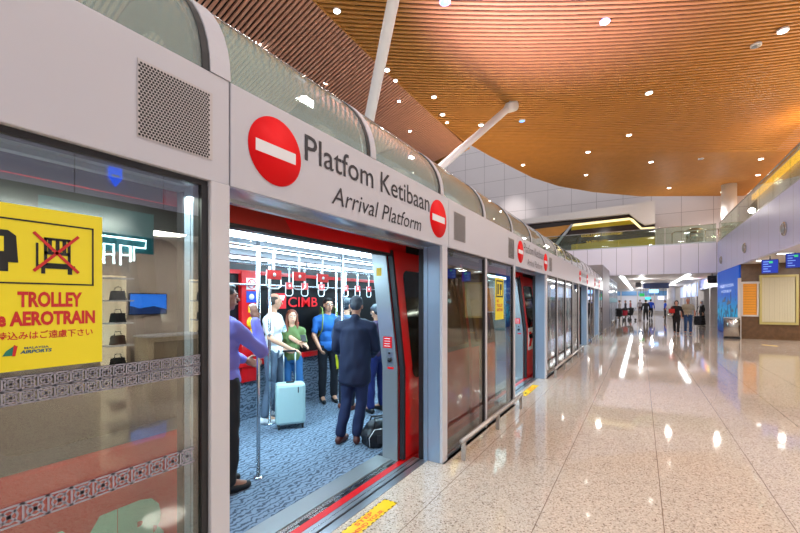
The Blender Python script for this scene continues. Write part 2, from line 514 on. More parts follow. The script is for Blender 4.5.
# left ceiling, slats fanning the other way
mb = MB()
y = -9.0
while y < 17.35:
    t = min(1, max(0, (y - 3) / 9.0))
    a = math.radians(7 + 19 * t)
    L = 10.2 / math.cos(a)
    dx, dy = -math.cos(a), math.sin(a)
    w = .066
    e = (w * .5) / math.cos(a)
    z1 = ZC + .008 * min(1, max(0, (19 - (Vector((-6.8, y)).dot(V))) / 8)) * (Vector((-6.8, y)).dot(U) - 3) ** 2
    N = 5; vs = []; fs = []
    for i in range(N + 1):
        s = L * i / N
        z = z1 - .02 * s * 0
        x_, y_ = -6.85 + dx * s, y + dy * s
        vs += [(x_, y_ - e, z), (x_, y_ - e, z + .05), (x_, y_ + e, z), (x_, y_ + e, z + .05)]
    for i in range(N):
        o = i * 4
        fs += [(o, o + 2, o + 6, o + 4), (o, o + 4, o + 5, o + 1), (o + 2, o + 3, o + 7, o + 6)]
    mb.add(vs, fs)
    y += .122
struct(mb.build('ceiling_left', M['wood2']))
mb = MB().prism([(-17, -9), (-6.8, -9), (-6.8, 17.5), (-9.2, 19.4), (-17, 24)], 9.75, 9.8, 'z')
struct(mb.build('ceiling_left_void', M['gap']))
mb = MB().prism([(-6.8, 17.42), (-9.2, 18.85), (-17, 23.5), (-17, 23.6), (-9.2, 18.97), (-6.8, 17.54)], 8.6, 9.8, 'z')
struct(mb.build('trim_6', M['wood']))

# ------------------------------------------------------------------ downlights
def light(name, kind, energy, loc, rot=(0, 0, 0), col=(1, .95, .88), size=.3, spot=None, blend=.6):
    l = bpy.data.lights.new(name, kind); l.energy = energy; l.color = col
    if kind == 'AREA':
        l.shape = 'DISK'; l.size = size
    elif kind == 'SPOT':
        l.shadow_soft_size = size; l.spot_size = math.radians(spot or 100); l.spot_blend = blend
    else: l.shadow_soft_size = size
    o = bpy.data.objects.new(name, l); C.objects.link(o); o.location = loc; o.rotation_euler = rot
    return o
def downlight(px, py, label, kind='lamp', r=.13, power=170):
    p = at_height(px, py, ZC - .03)
    rr, dd = Vector((p.x, p.y)).dot(U), Vector((p.x, p.y)).dot(V)
    z = zc(rr, dd) - .02
    p = at_height(px, py, z)
    r *= .8
    names = {'lamp': ('ceiling_downlight', 'downlight', 'round downlights in the timber ceiling'),
             'star': ('ceiling_spotlight', 'spotlight', 'bright spotlights in the pink slatted ceiling'),
             'speaker': ('ceiling_speaker', 'ceiling speaker', 'grey round ceiling speakers'),
             'blue': ('ceiling_blue_lamp', 'ceiling lamp', 'small bluish ceiling lamps')}[kind]
    t = thing(names[0], label, names[1], (p.x, p.y, z), 0, names[2])
    MB().lathe((0, 0, 0), [(r * 1.2, .05), (r * 1.2, -.01), (r * 1.0, -.012), (r * 1.0, .0)], 20).build('trim_ring', M['white'], t)
    fm = {'lamp': M['lamp'], 'star': M['lamp_star'], 'speaker': M['silver'], 'blue': M['blue_lamp']}[kind]
    MB().lathe((0, 0, 0), [(r * .98, -.002), (r * .98, -.016)], 20).build('speaker_face' if kind == 'speaker' else 'lamp_face', fm, t)
    if kind in ('lamp', 'star'):
        light('downlight_beam', 'SPOT', power * 1.0, (p.x, p.y, z - .06), size=.06, spot=125, blend=.8, col=(1, .96, .93))
lamps = [
 (605, 22, 'round downlight high in the ceiling, topmost lamp near the picture centre', 'lamp', .13),
 (783, 31, 'round downlight nearest the top right corner, above the grey speaker disc', 'lamp', .14),
 (756, 46, 'grey round speaker disc just below the top right downlight', 'speaker', .14),
 (649, 93, 'round downlight alone in the middle of the orange slats', 'lamp', .13),
 (629, 135, 'round downlight midway between the lone middle lamp and the pole cap', 'lamp', .12),
 (588, 152, 'round downlight right of the far pole cap, near the curved ceiling edge', 'lamp', .12),
 (651, 162, 'round downlight left of the small grey speaker near the far edge', 'lamp', .12),
 (701, 159, 'small grey speaker disc in the far part of the timber ceiling', 'speaker', .13),
 (761, 159, 'upper one of two downlights beside the glowing amber cove', 'lamp', .12),
 (758, 175, 'lower one of two downlights beside the glowing amber cove', 'lamp', .12),
 (669, 188, 'round downlight close to the far ceiling rim, left of the white column', 'lamp', .12),
 (722, 192, 'tiny downlight at the far ceiling rim next to the white column head', 'lamp', .1),
 (586, 175, 'round downlight directly at the curved rim above the white tiled wall', 'lamp', .11),
 (523, 165, 'round downlight at the rim right of the leaning far pole', 'lamp', .11),
 (481, 125, 'downlight just left of the far pole, below the moire slats', 'lamp', .11),
 (337, 11, 'downlight between the crease and the near white pole, topmost on the left', 'lamp', .1),
 (387, 70, 'downlight right of the near white pole at mid height', 'lamp', .1),
 (395.5, 80.5, 'small downlight just below the one right of the near white pole', 'lamp', .08),
 (434, 97, 'downlight between the two poles, upper of the row of three', 'lamp', .1),
 (442.5, 114.5, 'downlight between the two poles, middle of the row of three', 'lamp', .1),
 (447, 122.5, 'small downlight between the two poles, lowest of the row of three', 'lamp', .08),
 (522, 121, 'small bluish lamp right of the far pole cap', 'blue', .13),
 (445, 2, 'bluish lamp cut by the top edge right of the near pole', 'blue', .14),
 (188, 0, 'bright spotlight cut by the top edge above the curved glass canopy', 'star', .085),
 (258, 43, 'bright starry spotlight over the canopy, largest of those in view', 'star', .085),
 (304, 76, 'bright starry spotlight further along, left one of a close pair', 'star', .085),
 (325, 83, 'bright spotlight beside the starry one, right one of a close pair', 'star', .07),
 (399, 101, 'bright spotlight right of the near pole in the darker left ceiling', 'star', .07),
 (410, 131, 'small spotlight low in the left ceiling between the two poles', 'star', .07),
]
for (px, py, lb, k, r) in lamps: downlight(px, py, lb, k, r)
# lamps of the hall behind and beside the camera
for (x, y) in ((-3, 2), (1, 2), (4, 4), (-4, 7), (1, 7), (5, 9), (1, -4), (-4, -3), (4, -3), (-10, 4), (-12, 11)):
    light('hall_lamp', 'AREA', 100, (x, y, 8.5), size=.6, col=(1, .97, .95))

# amber cove along the right edge of the timber ceiling
o = MB().box(6.32, 6.5, 2, 35, 8.3, 8.6).build('cove_light', M['cove'])
tag(o, 'long amber cove light along the right edge of the timber ceiling', 'cove light')

# ------------------------------------------------------------------ leaning white poles and columns
def pole(a, b, r, label):
    a, b = Vector(a), Vector(b)
    t = thing('leaning_pole', label, 'pole', a, 0)
    q = b - a
    MB().tube([(0, 0, 0), q * .5, q * .96, q], [r, r, r * 1.0, r * 1.15], 20).build('shaft', M['white'], t)
    MB().tube([q * .955, q * 1.0], [r * 1.05, r * 2.1], 20).build('cap', M['white'], t)
    MB().lathe((0, 0, 0), [(r * 2, 0), (r * 2, .05), (r * 1.3, .12)], 20).build('foot_plate', M['white'], t)
pole((-7.6, 9.3, 3.0), (-3.72, 6.55, 8.8), .125, 'white leaning pole crossing the top of the picture, nearer of two')
pole((-7.6, 9.3, 3.0), (-3.98, 14.5, 8.66), .125, 'white leaning pole with flared cap meeting the timber ceiling, farther of two')
p = at_height(729, 185, 8.62)
t = thing('round_column', 'round white column on the upper floor behind the glass balustrade', 'column', (p.x, p.y, 4.6))
MB().lathe((0, 0, 0), [(.38, 0), (.38, 4.05)], 28).build('shaft', M['white'], t)
MB().lathe((0, 0, 0), [(.44, 0), (.44, .12), (.39, .14)], 28).build('base_ring', M['steel'], t)

# ------------------------------------------------------------------ upper floor balustrades
def balustrade(label, pts, zb, h, step, name='glass_balustrade'):
    a, b = Vector(pts[0]), Vector(pts[1]); L = (b - a).length; u = (b - a) / L
    t = thing(name, label, 'balustrade', (a.x, a.y, zb), math.atan2(u.y, u.x))
    n = int(L / step)
    for i in range(n):
        x0, x1 = i * L / n + .012, (i + 1) * L / n - .012
        MB().box(x0, x1, -.008, .008, 0, h).build('glass_pane', M['clear'], t)
    MB().tube([(0, 0, h + .02), (L, 0, h + .02)], .025, 10).build('handrail', M['steel'], t)
    MB().box(0, L, -.03, .03, 0, .07).build('base_shoe', M['silver'], t)
balustrade('glass balustrade on the right parapet, running towards the far corner', ((3.56, 5), (3.56, 27)), 4.68, .98, 1.6)
balustrade('glass balustrade across the far parapet in front of the dark lounge front', ((-8, 27.06), (3.45, 27.06)), 4.68, .98, 2.2)
# steel stair rail on the far upper floor
t = thing('stair_rail', 'small stainless stair rail on the far upper floor beside the corner', 'railing', (1.6, 29, 4.68))
MB().tube([(0, 0, 0), (0, 0, .9), (.15, 0, 1.0), (2.2, 0, 1.0)], .035).build('top_rail', M['steel'], t)
MB().tube([(.5, 0, .55), (2.2, 0, .55)], .02).build('mid_rail', M['steel'], t)
for x in (.9, 1.6, 2.2): MB().tube([(x, 0, 0), (x, 0, 1.0)], .025).build('post', M['steel'], t)
t = thing('pillar', 'short ribbed steel drum on the far upper floor behind the stair rail', 'drum', (2.75, 29.6, 4.68))
MB().lathe((0, 0, 0), [(.42, 0), (.42, 1.15), (.36, 1.2)], 24).build('drum_body', M['steel'], t)
MB().lathe((0, 0, 0), [(.45, .3), (.45, .36)], 24).lathe((0, 0, 0), [(.45, .8), (.45, .86)], 24).build('band', M['silver'], t)

# ------------------------------------------------------------------ lounge front on the upper floor
t = thing('lounge_front', 'dark and gold lounge front with lit slanted strip on the upper floor', 'lounge front', (0, 33, 4.68))
def at_y(px, py, y):
    k = (px - 400.0) / F
    x = (k * y * cs - y * sn) / (cs + k * sn); d = y * cs - x * sn
    return (x, H + (301 - py) * d / F)
o0 = (0, 33, 4.68)
A = lambda pts, y: [(lambda q: (q[0], q[1] - 4.68))(at_y(px, py, y)) for px, py in pts]
MB().box(-13, .84, .25, 2.0, 0, 3.3).build('dark_back', M['brown_black'], t)
# white surround: top band stepping down at its right end
top = A([(478, 226), (655, 201), (655, 223.5), (645, 225), (639, 221.5), (629, 213.6), (526, 224.2), (478, 235)], 33)
MB().prism(top, -.15, .26, 'y').build('surround', M['wall_plain'], t)
strip = A([(571, 224), (629, 217.3), (633, 218.5), (642, 227.5), (654.5, 226.5), (654.5, 227.8), (641, 229), (630, 219.6), (571, 226.2)], 33)
MB().prism(strip, .12, .24, 'y').build('lit_strip', M['gold_glow'], t)
g = A([(571, 226.2), (630, 219.6), (634, 223.5), (571, 230)], 33)
MB().prism(g, .16, .24, 'y').build('gold_soffit', M['olive_gold'], t)
g = A([(571, 244.5), (655, 236), (655, 250), (571, 258)], 33)
MB().prism(g, .1, .24, 'y').build('gold_skirt', M['olive_gold'], t)
g = A([(520, 231), (571, 224.5), (556, 238), (520, 245)], 33)
MB().prism(g, .1, .24, 'y').build('gold_ceiling_panel', M['wood'], t)
g = A([(548, 252), (571, 224), (573.5, 224), (552, 252)], 33)
MB().prism(g, .05, .2, 'y').build('slanted_mullion', M['silver'], t)
q0, q1 = at_y(581, 241, 33), at_y(613, 236, 33)
text('lettering', 'GOLDEN LOUNGE', M['gold_text'], (q0[0], .14, q0[1] - 4.68 + .30), (1, 0, 0), ZU, q1[0] - q0[0] + .6, .20, t, bold=.0)
q0, q1 = at_y(586, 246, 33), at_y(606, 243, 33)
text('lettering', 'SATELLITE', M['gold_text'], (q0[0], .14, q0[1] - 4.68 + .22), (1, 0, 0), ZU, q1[0] - q0[0] + .1, .17, t, bold=.0)

# ------------------------------------------------------------------ right wall fixtures
for (y, z, lb) in ((15.36, 3.6, 'round air nozzle on the right parapet, nearest and largest of three'),
                   (20.4, 3.63, 'round air nozzle on the right parapet, middle of three'),
                   (25.8, 3.63, 'round air nozzle on the right parapet, farthest by the corner')):
    t = thing('air_nozzle', lb, 'air nozzle', (3.5, y, z), 0, 'round air nozzles on the right parapet')
    MB().lathe((0, 0, 0), [(.2, 0), (.2, -.04), (.165, -.06), (.14, -.03)], 24, axis='x').build('flange', M['steel'], t)
    MB().lathe((0, 0, 0), [(.14, -.01), (.11, -.09), (.06, -.1)], 20, axis='x').build('nozzle_cone', M['silver'], t)
def display(px, py, d0, rz, lb):
    d = d0; r = (px - 400) / F * d
    x, y, z = r * cs - d * sn, r * sn + d * cs, H + (301 - py) * d / F
    t = thing('hanging_display', lb, 'display', (x, y, z), rz, 'blue hanging displays')
    t.scale = (.72, .72, .85)
    MB().box(-.29, .29, -.04, .04, -.27, .27).build('casing', M['dark'], t, bevel=.01)
    MB().box(-.27, .27, -.046, -.041, -.25, .25).build('screen', mat('blue_screen', (25, 50, 170), .3, emit=(22, 50, 170), es=.6), t)
    rw = MB()
    for k in range(5):
        w = .14 + .2 * random.random()
        rw.box(-.22, -.22 + w, -.049, -.047, .17 - k * .09, .195 - k * .09)
    rw.build('text_rows', mat('screen_text', (150, 200, 255), .3, emit=(120, 160, 235), es=.7), t)
    MB().box(-.02, .1, -.05, -.047, .12, .2).build('green_logo', mat('screen_green', (60, 200, 120), .3, emit=(60, 200, 120), es=.8), t)
    MB().tube([(0, 0, .27), (0, 0, 3.07 - z)], .025).build('hanger', M['dark'], t)
display(770, 266.5, 13.0, -.35, 'blue hanging display above the orange shutter, left of two')
display(795, 260.5, 12.2, -.35, 'blue hanging display cut by the right picture edge, right of two')
for (x, y) in ((4.0, 17.9), (4.6, 16.9), (5.6, 19), (6.5, 15)):
    light('recess_lamp', 'AREA', 20, (x, y, 3.0), size=.4)
for px, py, lb in ((763, 260, 'small bright lamp panel in the right soffit above the left display'), (785, 253, 'small bright lamp panel in the right soffit beside the right display')):
    p = at_height(px, py, 3.06)
    t = thing('soffit_lamp', lb, 'ceiling lamp', (p.x, p.y, 3.06))
    MB().box(-.2, .2, -.12, .12, -.02, .01).build('frame', M['white'], t)
    MB().box(-.17, .17, -.09, .09, -.03, -.018).build('lamp_face', M['strip'], t)
# kiosk openings
t = thing('kiosk_window', 'wide cream window with vertical blinds in the brown granite kiosk', 'window', (4.68, 21.42, 1.6))
fr = MB()
fr.box(-.58, .58, -.08, 0, .9, .99).box(-.58, .58, -.08, 0, -.99, -.9).box(-.58, -.5, -.08, 0, -.9, .9).box(.5, .58, -.08, 0, -.9, .9)
fr.build('frame', mat('cream_gold_frame', (190, 175, 110), .35, metal=.2), t)
bl = MB()
for k in range(13): bl.box(-.49 + k * .0755, -.49 + k * .0755 + .07, -.04 - .004 * (k % 2), -.03, -.88, .88)
bl.build('vertical_blinds', mat('cream_blinds', (206, 197, 168), .6), t)
MB().box(-.5, .5, -.02, -.005, -.9, .9).build('backing', mat('cream_backing', (190, 180, 150), .6), t)
t = thing('kiosk_shutter', 'orange slatted shutter with pale frame left of the cream window', 'shutter', (3.81, 21.42, 1.6))
MB().box(-.27, -.22, -.07, 0, -.66, .72).box(.22, .27, -.07, 0, -.66, .72).box(-.3, .3, -.1, 0, .66, .74).box(-.27, .27, -.07, 0, -.68, -.62).build('frame', M['wall_plain'], t)
sh = MB()
for k in range(12): sh.box(-.22, .22, -.035 - .006 * (k % 2), -.01, -.62 + k * .107, -.62 + k * .107 + .1)
sh.build('slats', mat('orange_slats', (226, 150, 30), .45), t)
o = struct(MB().box(3.44, 3.54, 21.38, 21.48, 0, 2.5).build('trim_7', M['wall_plain']))
# blue mural
t = thing('blue_mural', 'tall blue underwater mural on the wall behind the steel bin', 'mural', (3.5, 21.5, 0))
MB().box(-.02, .035, 0, 5.4, 0.02, 3.05).build('mural_panel', M['poster'], t)
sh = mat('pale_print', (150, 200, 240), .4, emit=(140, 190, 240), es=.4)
text('lettering', 'EXPLORE THE OCEAN', sh, (-.025, 4.7, 2.2), (0, -1, 0), ZU, 3.6, .14, t)
text('lettering', 'WONDERS BELOW', sh, (-.025, 4.2, 1.95), (0, -1, 0), ZU, 2.6, .12, t)
dol = MB()
for (yy, zz, s) in ((2.2, 1.45, .5), (3.4, 1.55, .4), (1.4, 1.1, .35)):
    dol.prism([(yy - s, zz), (yy - s * .4, zz + s * .22), (yy, zz + s * .25), (yy + .1 * s, zz + s * .45), (yy + s * .25, zz + s * .2), (yy + s * .8, zz), (yy + s * 1.1, zz + s * .2), (yy + s * 1.0, zz - s * .2), (yy + s * .6, zz - .1 * s), (yy, zz - s * .12)], -.024, -.021, 'x')
dol.build('dolphins', mat('mural_deep_blue', (12, 60, 130), .4), t)
# bin
p = on_floor(733, 339)
t = thing('litter_bin', 'round stainless steel litter bin in front of the blue mural', 'litter bin', (p.x, p.y + .25, 0))
MB().lathe((0, 0, 0), [(.27, .02), (.27, .78), (.25, .8), (.25, .76), (.1, .76)], 28).build('drum', M['steel'], t)
MB().lathe((0, 0, 0), [(.28, 0), (.28, .05)], 28).build('base_ring', M['dark'], t)
MB().lathe((0, 0, 0), [(.265, .8), (.275, .86), (.2, .88)], 28).build('lid_ring', M['silver'], t)
# floor mark on the right
p = on_floor(770, 345.5)
o = MB().box(-.05, .05, -.22, .22, 0, .003).build('floor_marking', M['yellow2']); o.location = p
o.rotation_euler = (0, 0, .9)
tag(o, 'small yellow tape mark on the floor before the kiosk', 'floor mark')

# ------------------------------------------------------------------ platform screen
XS = -1.616
PROF = lambda y: None
posts = [(1.075, 1.17, 'narrow pale post left of the open doorway, right of the big window'),
         (3.465, 3.58, 'pale blue grey post right of the nearest open doorway'),
         (8.30, 8.42, 'pale post beyond the second doorway'),
         (13.2, 13.3, 'thin pale post left of the third doorway, far along the screen'),
         (15.5, 15.62, 'pale blue post beyond the third doorway'),
         (17.8, 17.9, 'thin pale post left of the fourth doorway'),
         (20.1, 20.22, 'farthest pale blue post of the platform screen'),
         (5.98, 6.04, 'slim pale post left of the second doorway')]
for (y0, y1, lb) in posts:
    t = thing('door_post', lb, 'door post', (XS, y0, 0), 0, 'posts of the platform screen')
    w = y1 - y0
    dp = .235 if w > .09 else .1
    MB().box(-.03, 0, 0.0, w, 0, 2.08).build('front_face', M['post_white'], t, bevel=.004)
    MB().box(-dp * .66, -.032, .002, w - .002, 0, 2.08).build('reveal', M['post_blue'], t)
    MB().box(-dp + .03, -dp * .66 - .005, .002, w - .002, 0, 2.08).build('inner_reveal', M['post_blue'], t)
    MB().box(-dp - .02, -dp + .028, -.004, w - .01, 0, 2.08).build('rubber_seal', M['dark'], t)
# header panels
def grille(t, y0, y1, z0, z1, dens=True):
    g = MB().box(.001, .004, y0, y1, z0, z1).build('vent_grille', M['silver'] if False else mat('grille_grey', (196, 190, 190), .5), t)
    hb = MB(); p = .0125 if dens else .02
    rows = int((z1 - z0 - .006) / (p * .866)); n = int((y1 - y0 - .006) / p)
    for j in range(rows):
        for i in range(n):
            y = y0 + .006 + p * (i + .5 * (j % 2)); z = z0 + .008 + j * p * .866
            if y > y1 - .006: continue
            r = p * .43
            hb.add([(.0046, y + r * math.cos(a * PI / 3), z + r * math.sin(a * PI / 3)) for a in range(6)], [tuple(range(6))])
    h = hb.build('perforations', M['black'], g); h['kind'] = 'stuff'
def noentry(t, y, z, R):
    c = MB().lathe((0, y, z), [(R, .001), (R, .005)], 48, axis='x').build('no_entry_disc', M['sign_red'], t)
    MB().box(.0052, .0075, y - R * .76, y + R * .76, z - R * .17, z + R * .17).build('white_bar', M['white'], c)
def header(y0, y1, lb, signs=(), grilles=(), dens=True):
    t = thing('header_panel', lb, 'header panel', (XS, y0, 2.078))
    MB().box(-.03, 0, .004, y1 - y0 - .004, 0, .477).build('face', M['panel'], t, bevel=.004)
    MB().box(-.24, -.03, .004, y1 - y0 - .004, .0, .06).build('soffit', M['silver'], t)
    MB().box(-.24, -.2, .004, y1 - y0 - .004, -.02, .45).build('back', M['silver'], t)
    MB().box(-1.06, -.03, .0, y1 - y0, .455, .475).build('top_shelf', mat('shelf_green_grey', (205, 224, 214), .3), t)
    for s in signs:
        noentry(t, s + .27 - y0, .241, .173)
        noentry(t, s + 2.2 - y0, .236, .173)
        text('lettering', 'Platfom Ketibaan', M['letter'], (.003, s + .475 - y0, .262), YR, ZU, 1.54, .15, t, bold=.004 if s < 2 else -.006)
        text('lettering', 'Arrival Platform', M['letter'], (.003, s + .70 - y0, .066), YR, ZU, 1.16, .115, t, bold=.0 if s < 2 else -.008, shear=.25)
    for (a, b) in grilles: grille(t, a - y0, b - y0, .09, .383, dens)
header(-1.3, 1.17, 'grey header panel with perforated grille above the large left window', grilles=((.775, 1.08),))
header(1.17, 3.61, 'grey header panel with the large arrival sign above the nearest doorway', signs=(1.17,))
header(3.61, 6.04, 'grey header panel with two grilles between the first and second signs', grilles=((3.73, 4.04), (5.66, 5.97)))
header(6.04, 8.45, 'grey header panel with the smaller arrival sign above the second doorway', signs=(6.06,))
header(8.45, 13.2, 'long plain header panel beyond the second sign', grilles=((8.62, 8.92),), dens=False)
header(13.2, 15.6, 'far header panel with the third arrival sign', signs=(13.2,))
header(15.6, 22.1, 'farthest header panel with a small reddish sign at its end', signs=(17.85,))
# glazed screens
def screen(lb, y0, y1, mull, name='glass_screen'):
    t = thing(name, lb, 'glass screen', (XS - .03, y0, 0))
    L = y1 - y0
    ys = [0] + [m - y0 for m in mull] + [L]
    for i in range(len(ys) - 1):
        a, b = ys[i] + (.055 if i else .0), ys[i + 1] - .03
        MB().box(-.010, 0, a, b, .03, 2.06).build('glass_pane', M['glass'], t)
    for m in ys[1:-1]:
        MB().box(-.05, .02, m, m + .055, 0, 2.078).build('mullion', M['post_white'], t)
        MB().box(-.05, .012, m - .035, m - .001, 0, 2.078).build('mullion_seal', M['dark'], t)
    MB().box(-.05, .012, 0, L, 0, .028).build('sill', M['silver'], t)
    MB().box(-.05, .008, 0, L, 2.055, 2.078).build('head_rail', M['dark'], t)
    MB().box(-.05, .012, L - .03, L - .001, .028, 2.055).build('edge_seal', M['dark'], t)
    return t
big = screen('large window pane at the left edge with yellow notice and patterned bands', -1.3, 1.073, [-.14])
s2 = screen('two pane glass screen between the first and second doorways', 3.582, 5.978, [4.73])
s3 = screen('four pane glass screen beyond the second doorway', 8.422, 13.2, [9.6, 10.8, 12.0])
s4 = screen('short glass screen between the third and fourth doorways', 15.62, 17.8, [16.7])
s5 = screen('last glass screen before the grey end wall', 20.22, 22.1, [21.1])
# frosted songket style bands on the big window
def band(t, y0, y1, z, h, oy, nrow=1):
    mb = MB(); u = h / nrow
    for r in range(nrow):
        n = int((y1 - y0) / u); zz = z + r * u
        for i in range(n):
            y = y0 + i * u
            x0, x1 = .002, .003
            w = u * .05
            def q(a, b):
                a = Vector(a); b = Vector(b); dd = (b - a).normalized(); nn = Vector((-dd.y, dd.x)) * w
                mb.add([(x1, p.x, p.y) for p in (a + nn, b + nn, b - nn, a - nn)], [(0, 1, 2, 3)])
            c = (y + u / 2, zz + u / 2)
            q((y, zz + .02 * u), (y + u, zz + .02 * u)); q((y, zz + .97 * u), (y + u, zz + .97 * u)); q((y + .03 * u, zz), (y + .03 * u, zz + u))
            q((y, zz), (y + u, zz + u)); q((y, zz + u), (y + u, zz))
            for k in range(8):
                a0 = k * PI / 4; a1 = a0 + PI / 4
                q((c[0] + .33 * u * math.cos(a0), c[1] + .33 * u * math.sin(a0)), (c[0] + .33 * u * math.cos(a1), c[1] + .33 * u * math.sin(a1)))
            mb.add([(x1, c[0] + .12 * u * math.cos(k * PI / 3), c[1] + .12 * u * math.sin(k * PI / 3)) for k in range(6)], [tuple(range(6))])
    return mb
o = MB
fm = mat('frosted_film', (158, 156, 168), .6)
b1 = band(None, -.1 + 1.3, 2.36, 1.232, .085, 0, 2).build('patterned_band', fm, big)
b2 = band(None, -.1 + 1.3, 2.36, .862, .062, 0, 1).build('patterned_band', fm, big)
# yellow notice on the big window
def notice(parent_loc, y1, w, z0, z1, lb, full=True):
    t = thing('yellow_notice', lb, 'notice', (XS - .027, y1 - w, z0))
    MB().box(-.002, .001, 0, w, 0, z1 - z0).build('sheet', M['yellow'], t)
    return t
t = notice(None, .654, .95, 1.335, 1.836, 'yellow no trolley notice stuck to the large left window')
t.location = (XS - .027, 0, 0)
for c_ in t.children: bpy.data.objects.remove(c_)
MB().box(-.002, .001, -.10, .672, 1.335, 1.847).build('sheet', M['yellow'], t)
def fr_rect(mb, y0, y1, z0, z1, w, x=.0015):
    mb.box(x, x + .001, y0, y1, z0, z0 + w).box(x, x + .001, y0, y1, z1 - w, z1).box(x, x + .001, y0, y0 + w, z0, z1).box(x, x + .001, y1 - w, y1, z0, z1)
pf = MB(); fr_rect(pf, -.07, .646, 1.603, 1.803, .005); pf.build('picture_frame', M['black'], t)
tr = MB()
tr.prism([(.05, 1.668), (.05, 1.765), (.425, 1.765), (.443, 1.75), (.448, 1.668)], .0015, .0025, 'x')
tr.box(.0015, .0025, .36, .425, 1.64, 1.668)
tr.build('train_pictogram', M['black'], t)
wd = MB()
for y_ in (.10, .22, .34): wd.box(.0026, .0032, y_, y_ + .075, 1.70, 1.745)
wd.build('pictogram_windows', M['yellow'], t)
tk = MB()
fr_rect(tk, .510, .580, 1.665, 1.755, .008)
tk.box(.0015, .0025, .510, .580, 1.70, 1.71); tk.box(.0015, .0025, .495, .592, 1.655, 1.667)
for y_ in (.520, .540, .558): tk.box(.0015, .0025, y_, y_ + .010, 1.71, 1.75)
tk.box(.0015, .0025, .503, .513, 1.638, 1.655).box(.0015, .0025, .572, .584, 1.638, 1.655).box(.0015, .0025, .490, .496, 1.655, 1.735)
tk.build('trolley_pictogram', M['black'], t)
xx = MB()
def bar(mb, a, b, w, x=.0034):
    a = Vector(a); b = Vector(b); n = Vector((-(b - a).y, (b - a).x)).normalized() * w
    mb.add([(x, p.x, p.y) for p in (a + n, b + n, b - n, a - n)], [(0, 1, 2, 3)])
bar(xx, (.484, 1.768), (.602, 1.645), .0045); bar(xx, (.484, 1.645), (.602, 1.768), .0045)
xx.build('red_cross', M['red_ink'], t)
text('lettering', 'TROLLEY', M['red_ink'], (.002, .446, 1.530), YR, ZU, .166, .050, t, bold=.04)
text('lettering', 'e AEROTRAIN', M['red_ink'], (.002, .400, 1.472), YR, ZU, .250, .046, t, bold=.045)
text('lettering', 'の持込みはご遠慮下さい', M['red_ink'], (.002, .375, 1.430), YR, ZU, .268, .026, t, bold=.015)
text('lettering', 'MALAYSIA', mat('logo_blue', (30, 60, 110), .5), (.002, .462, 1.400), YR, ZU, .060, .007, t, bold=.02)
text('lettering', 'AIRPORTS', mat('logo_teal', (20, 90, 120), .5), (.002, .452, 1.386), YR, ZU, .078, .011, t, bold=.04, shear=.2)
lg = MB()
for k in range(4): lg.prism([(.412 + k * .006, 1.383), (.420 + k * .007, 1.398 + .004 * k), (.438 + k * .003, 1.412), (.426 + k * .004, 1.383)], .0015, .002 + k * .0001, 'x')
lg.build('logo_mark', mat('logo_green', (20, 120, 100), .5), t)
MB().prism([(.434, 1.381), (.438, 1.416), (.446, 1.410), (.441, 1.381)], .0025, .003, 'x').build('logo_flash', M['red_ink'], t)
# tall yellow notice on screen 2: px 496-505
ty0 = 5.16
t = thing('yellow_notice', 'narrow upright yellow notice on the glass left of the second doorway', 'notice', (XS - .027, ty0, 1.30))
MB().box(-.001, .002, 0, .36, 0, .56).build('sheet', M['yellow'], t)
pf = MB(); fr_rect(pf, .03, .33, .30, .53, .02, .0025); pf.box(.0025, .0035, .08, .14, .34, .48).box(.0025, .0035, .18, .27, .40, .48).box(.0025, .0035, .2, .23, .33, .40)
pf.build('pictogram', M['black'], t)
for k, (s, z) in enumerate((('NO', .23), ('TROLLEY', .17), ('AEROTRAIN', .11))):
    text('lettering', s, M['red_ink'], (.003, .05, z), YR, ZU, .26 if k else .1, .042, t, bold=.03)

# canopy: half barrel of glass with ribs
R0 = .53; XC = XS - R0; ZB = 2.555
t = thing('vaulted_canopy', 'curved greenish glass canopy with pale ribs along the top of the screen', 'canopy', (XC, 0, ZB))
def arc(y0, y1, ra, rb, n=22, a0=0.0, a1=PI):
    mb = MB(); vs = []; fs = []
    for i in range(n + 1):
        a = a0 + (a1 - a0) * i / n
        for (r, y) in ((ra, y0), (rb, y0), (rb, y1), (ra, y1)):
            vs.append((r * math.cos(a), y, r * math.sin(a)))
    for i in range(n):
        o_ = i * 4
        for k in range(4):
            l = (k + 1) % 4
            fs.append((o_ + k, o_ + l, o_ + 4 + l, o_ + 4 + k))
    fs.append((0, 1, 2, 3)); fs.append(tuple(n * 4 + k for k in (3, 2, 1, 0)))
    mb.add(vs, fs, 0, False)
    return mb
ribs = [-1.3, -.10, 1.12, 2.315, 3.455]; y = 4.66
while y < 22.2: ribs.append(y); y += 1.21
for i, y in enumerate(ribs):
    w = .05 if i == 2 else .032
    arc(y - w, y + w, R0 - .01, R0 + .006).build('rib', M['panel'], t)
    g = arc(y - w - .035, y - w - .002, R0 - .035, R0 + .001).build('rib_gasket', M['dark'], t)
    if i + 1 < len(ribs):
        gl = arc(y + w + .002, ribs[i + 1] - .035 - .034, R0 - .012, R0 - .004, 28)
        o = gl.build('glass_bay', M['canopy_glass'], t)
        for p_ in o.data.polygons: p_.use_smooth = False
        # inner cross frame seen through the glass
        arc(ribs[i + 1] - .10, ribs[i + 1] - .075, R0 - .21, R0 - .04, 22).build('inner_frame', M['inner_frame'], t)
MB().tube([(R0 * .55, -1.3, R0 * .83), (R0 * .55, 22.0, R0 * .83)], .006, 6).build('glazing_bar', M['steel'], t)
MB().box(-R0 - .05, -R0 + .02, -1.3, 22.1, -.05, .03).build('rear_rail', M['silver'], t)
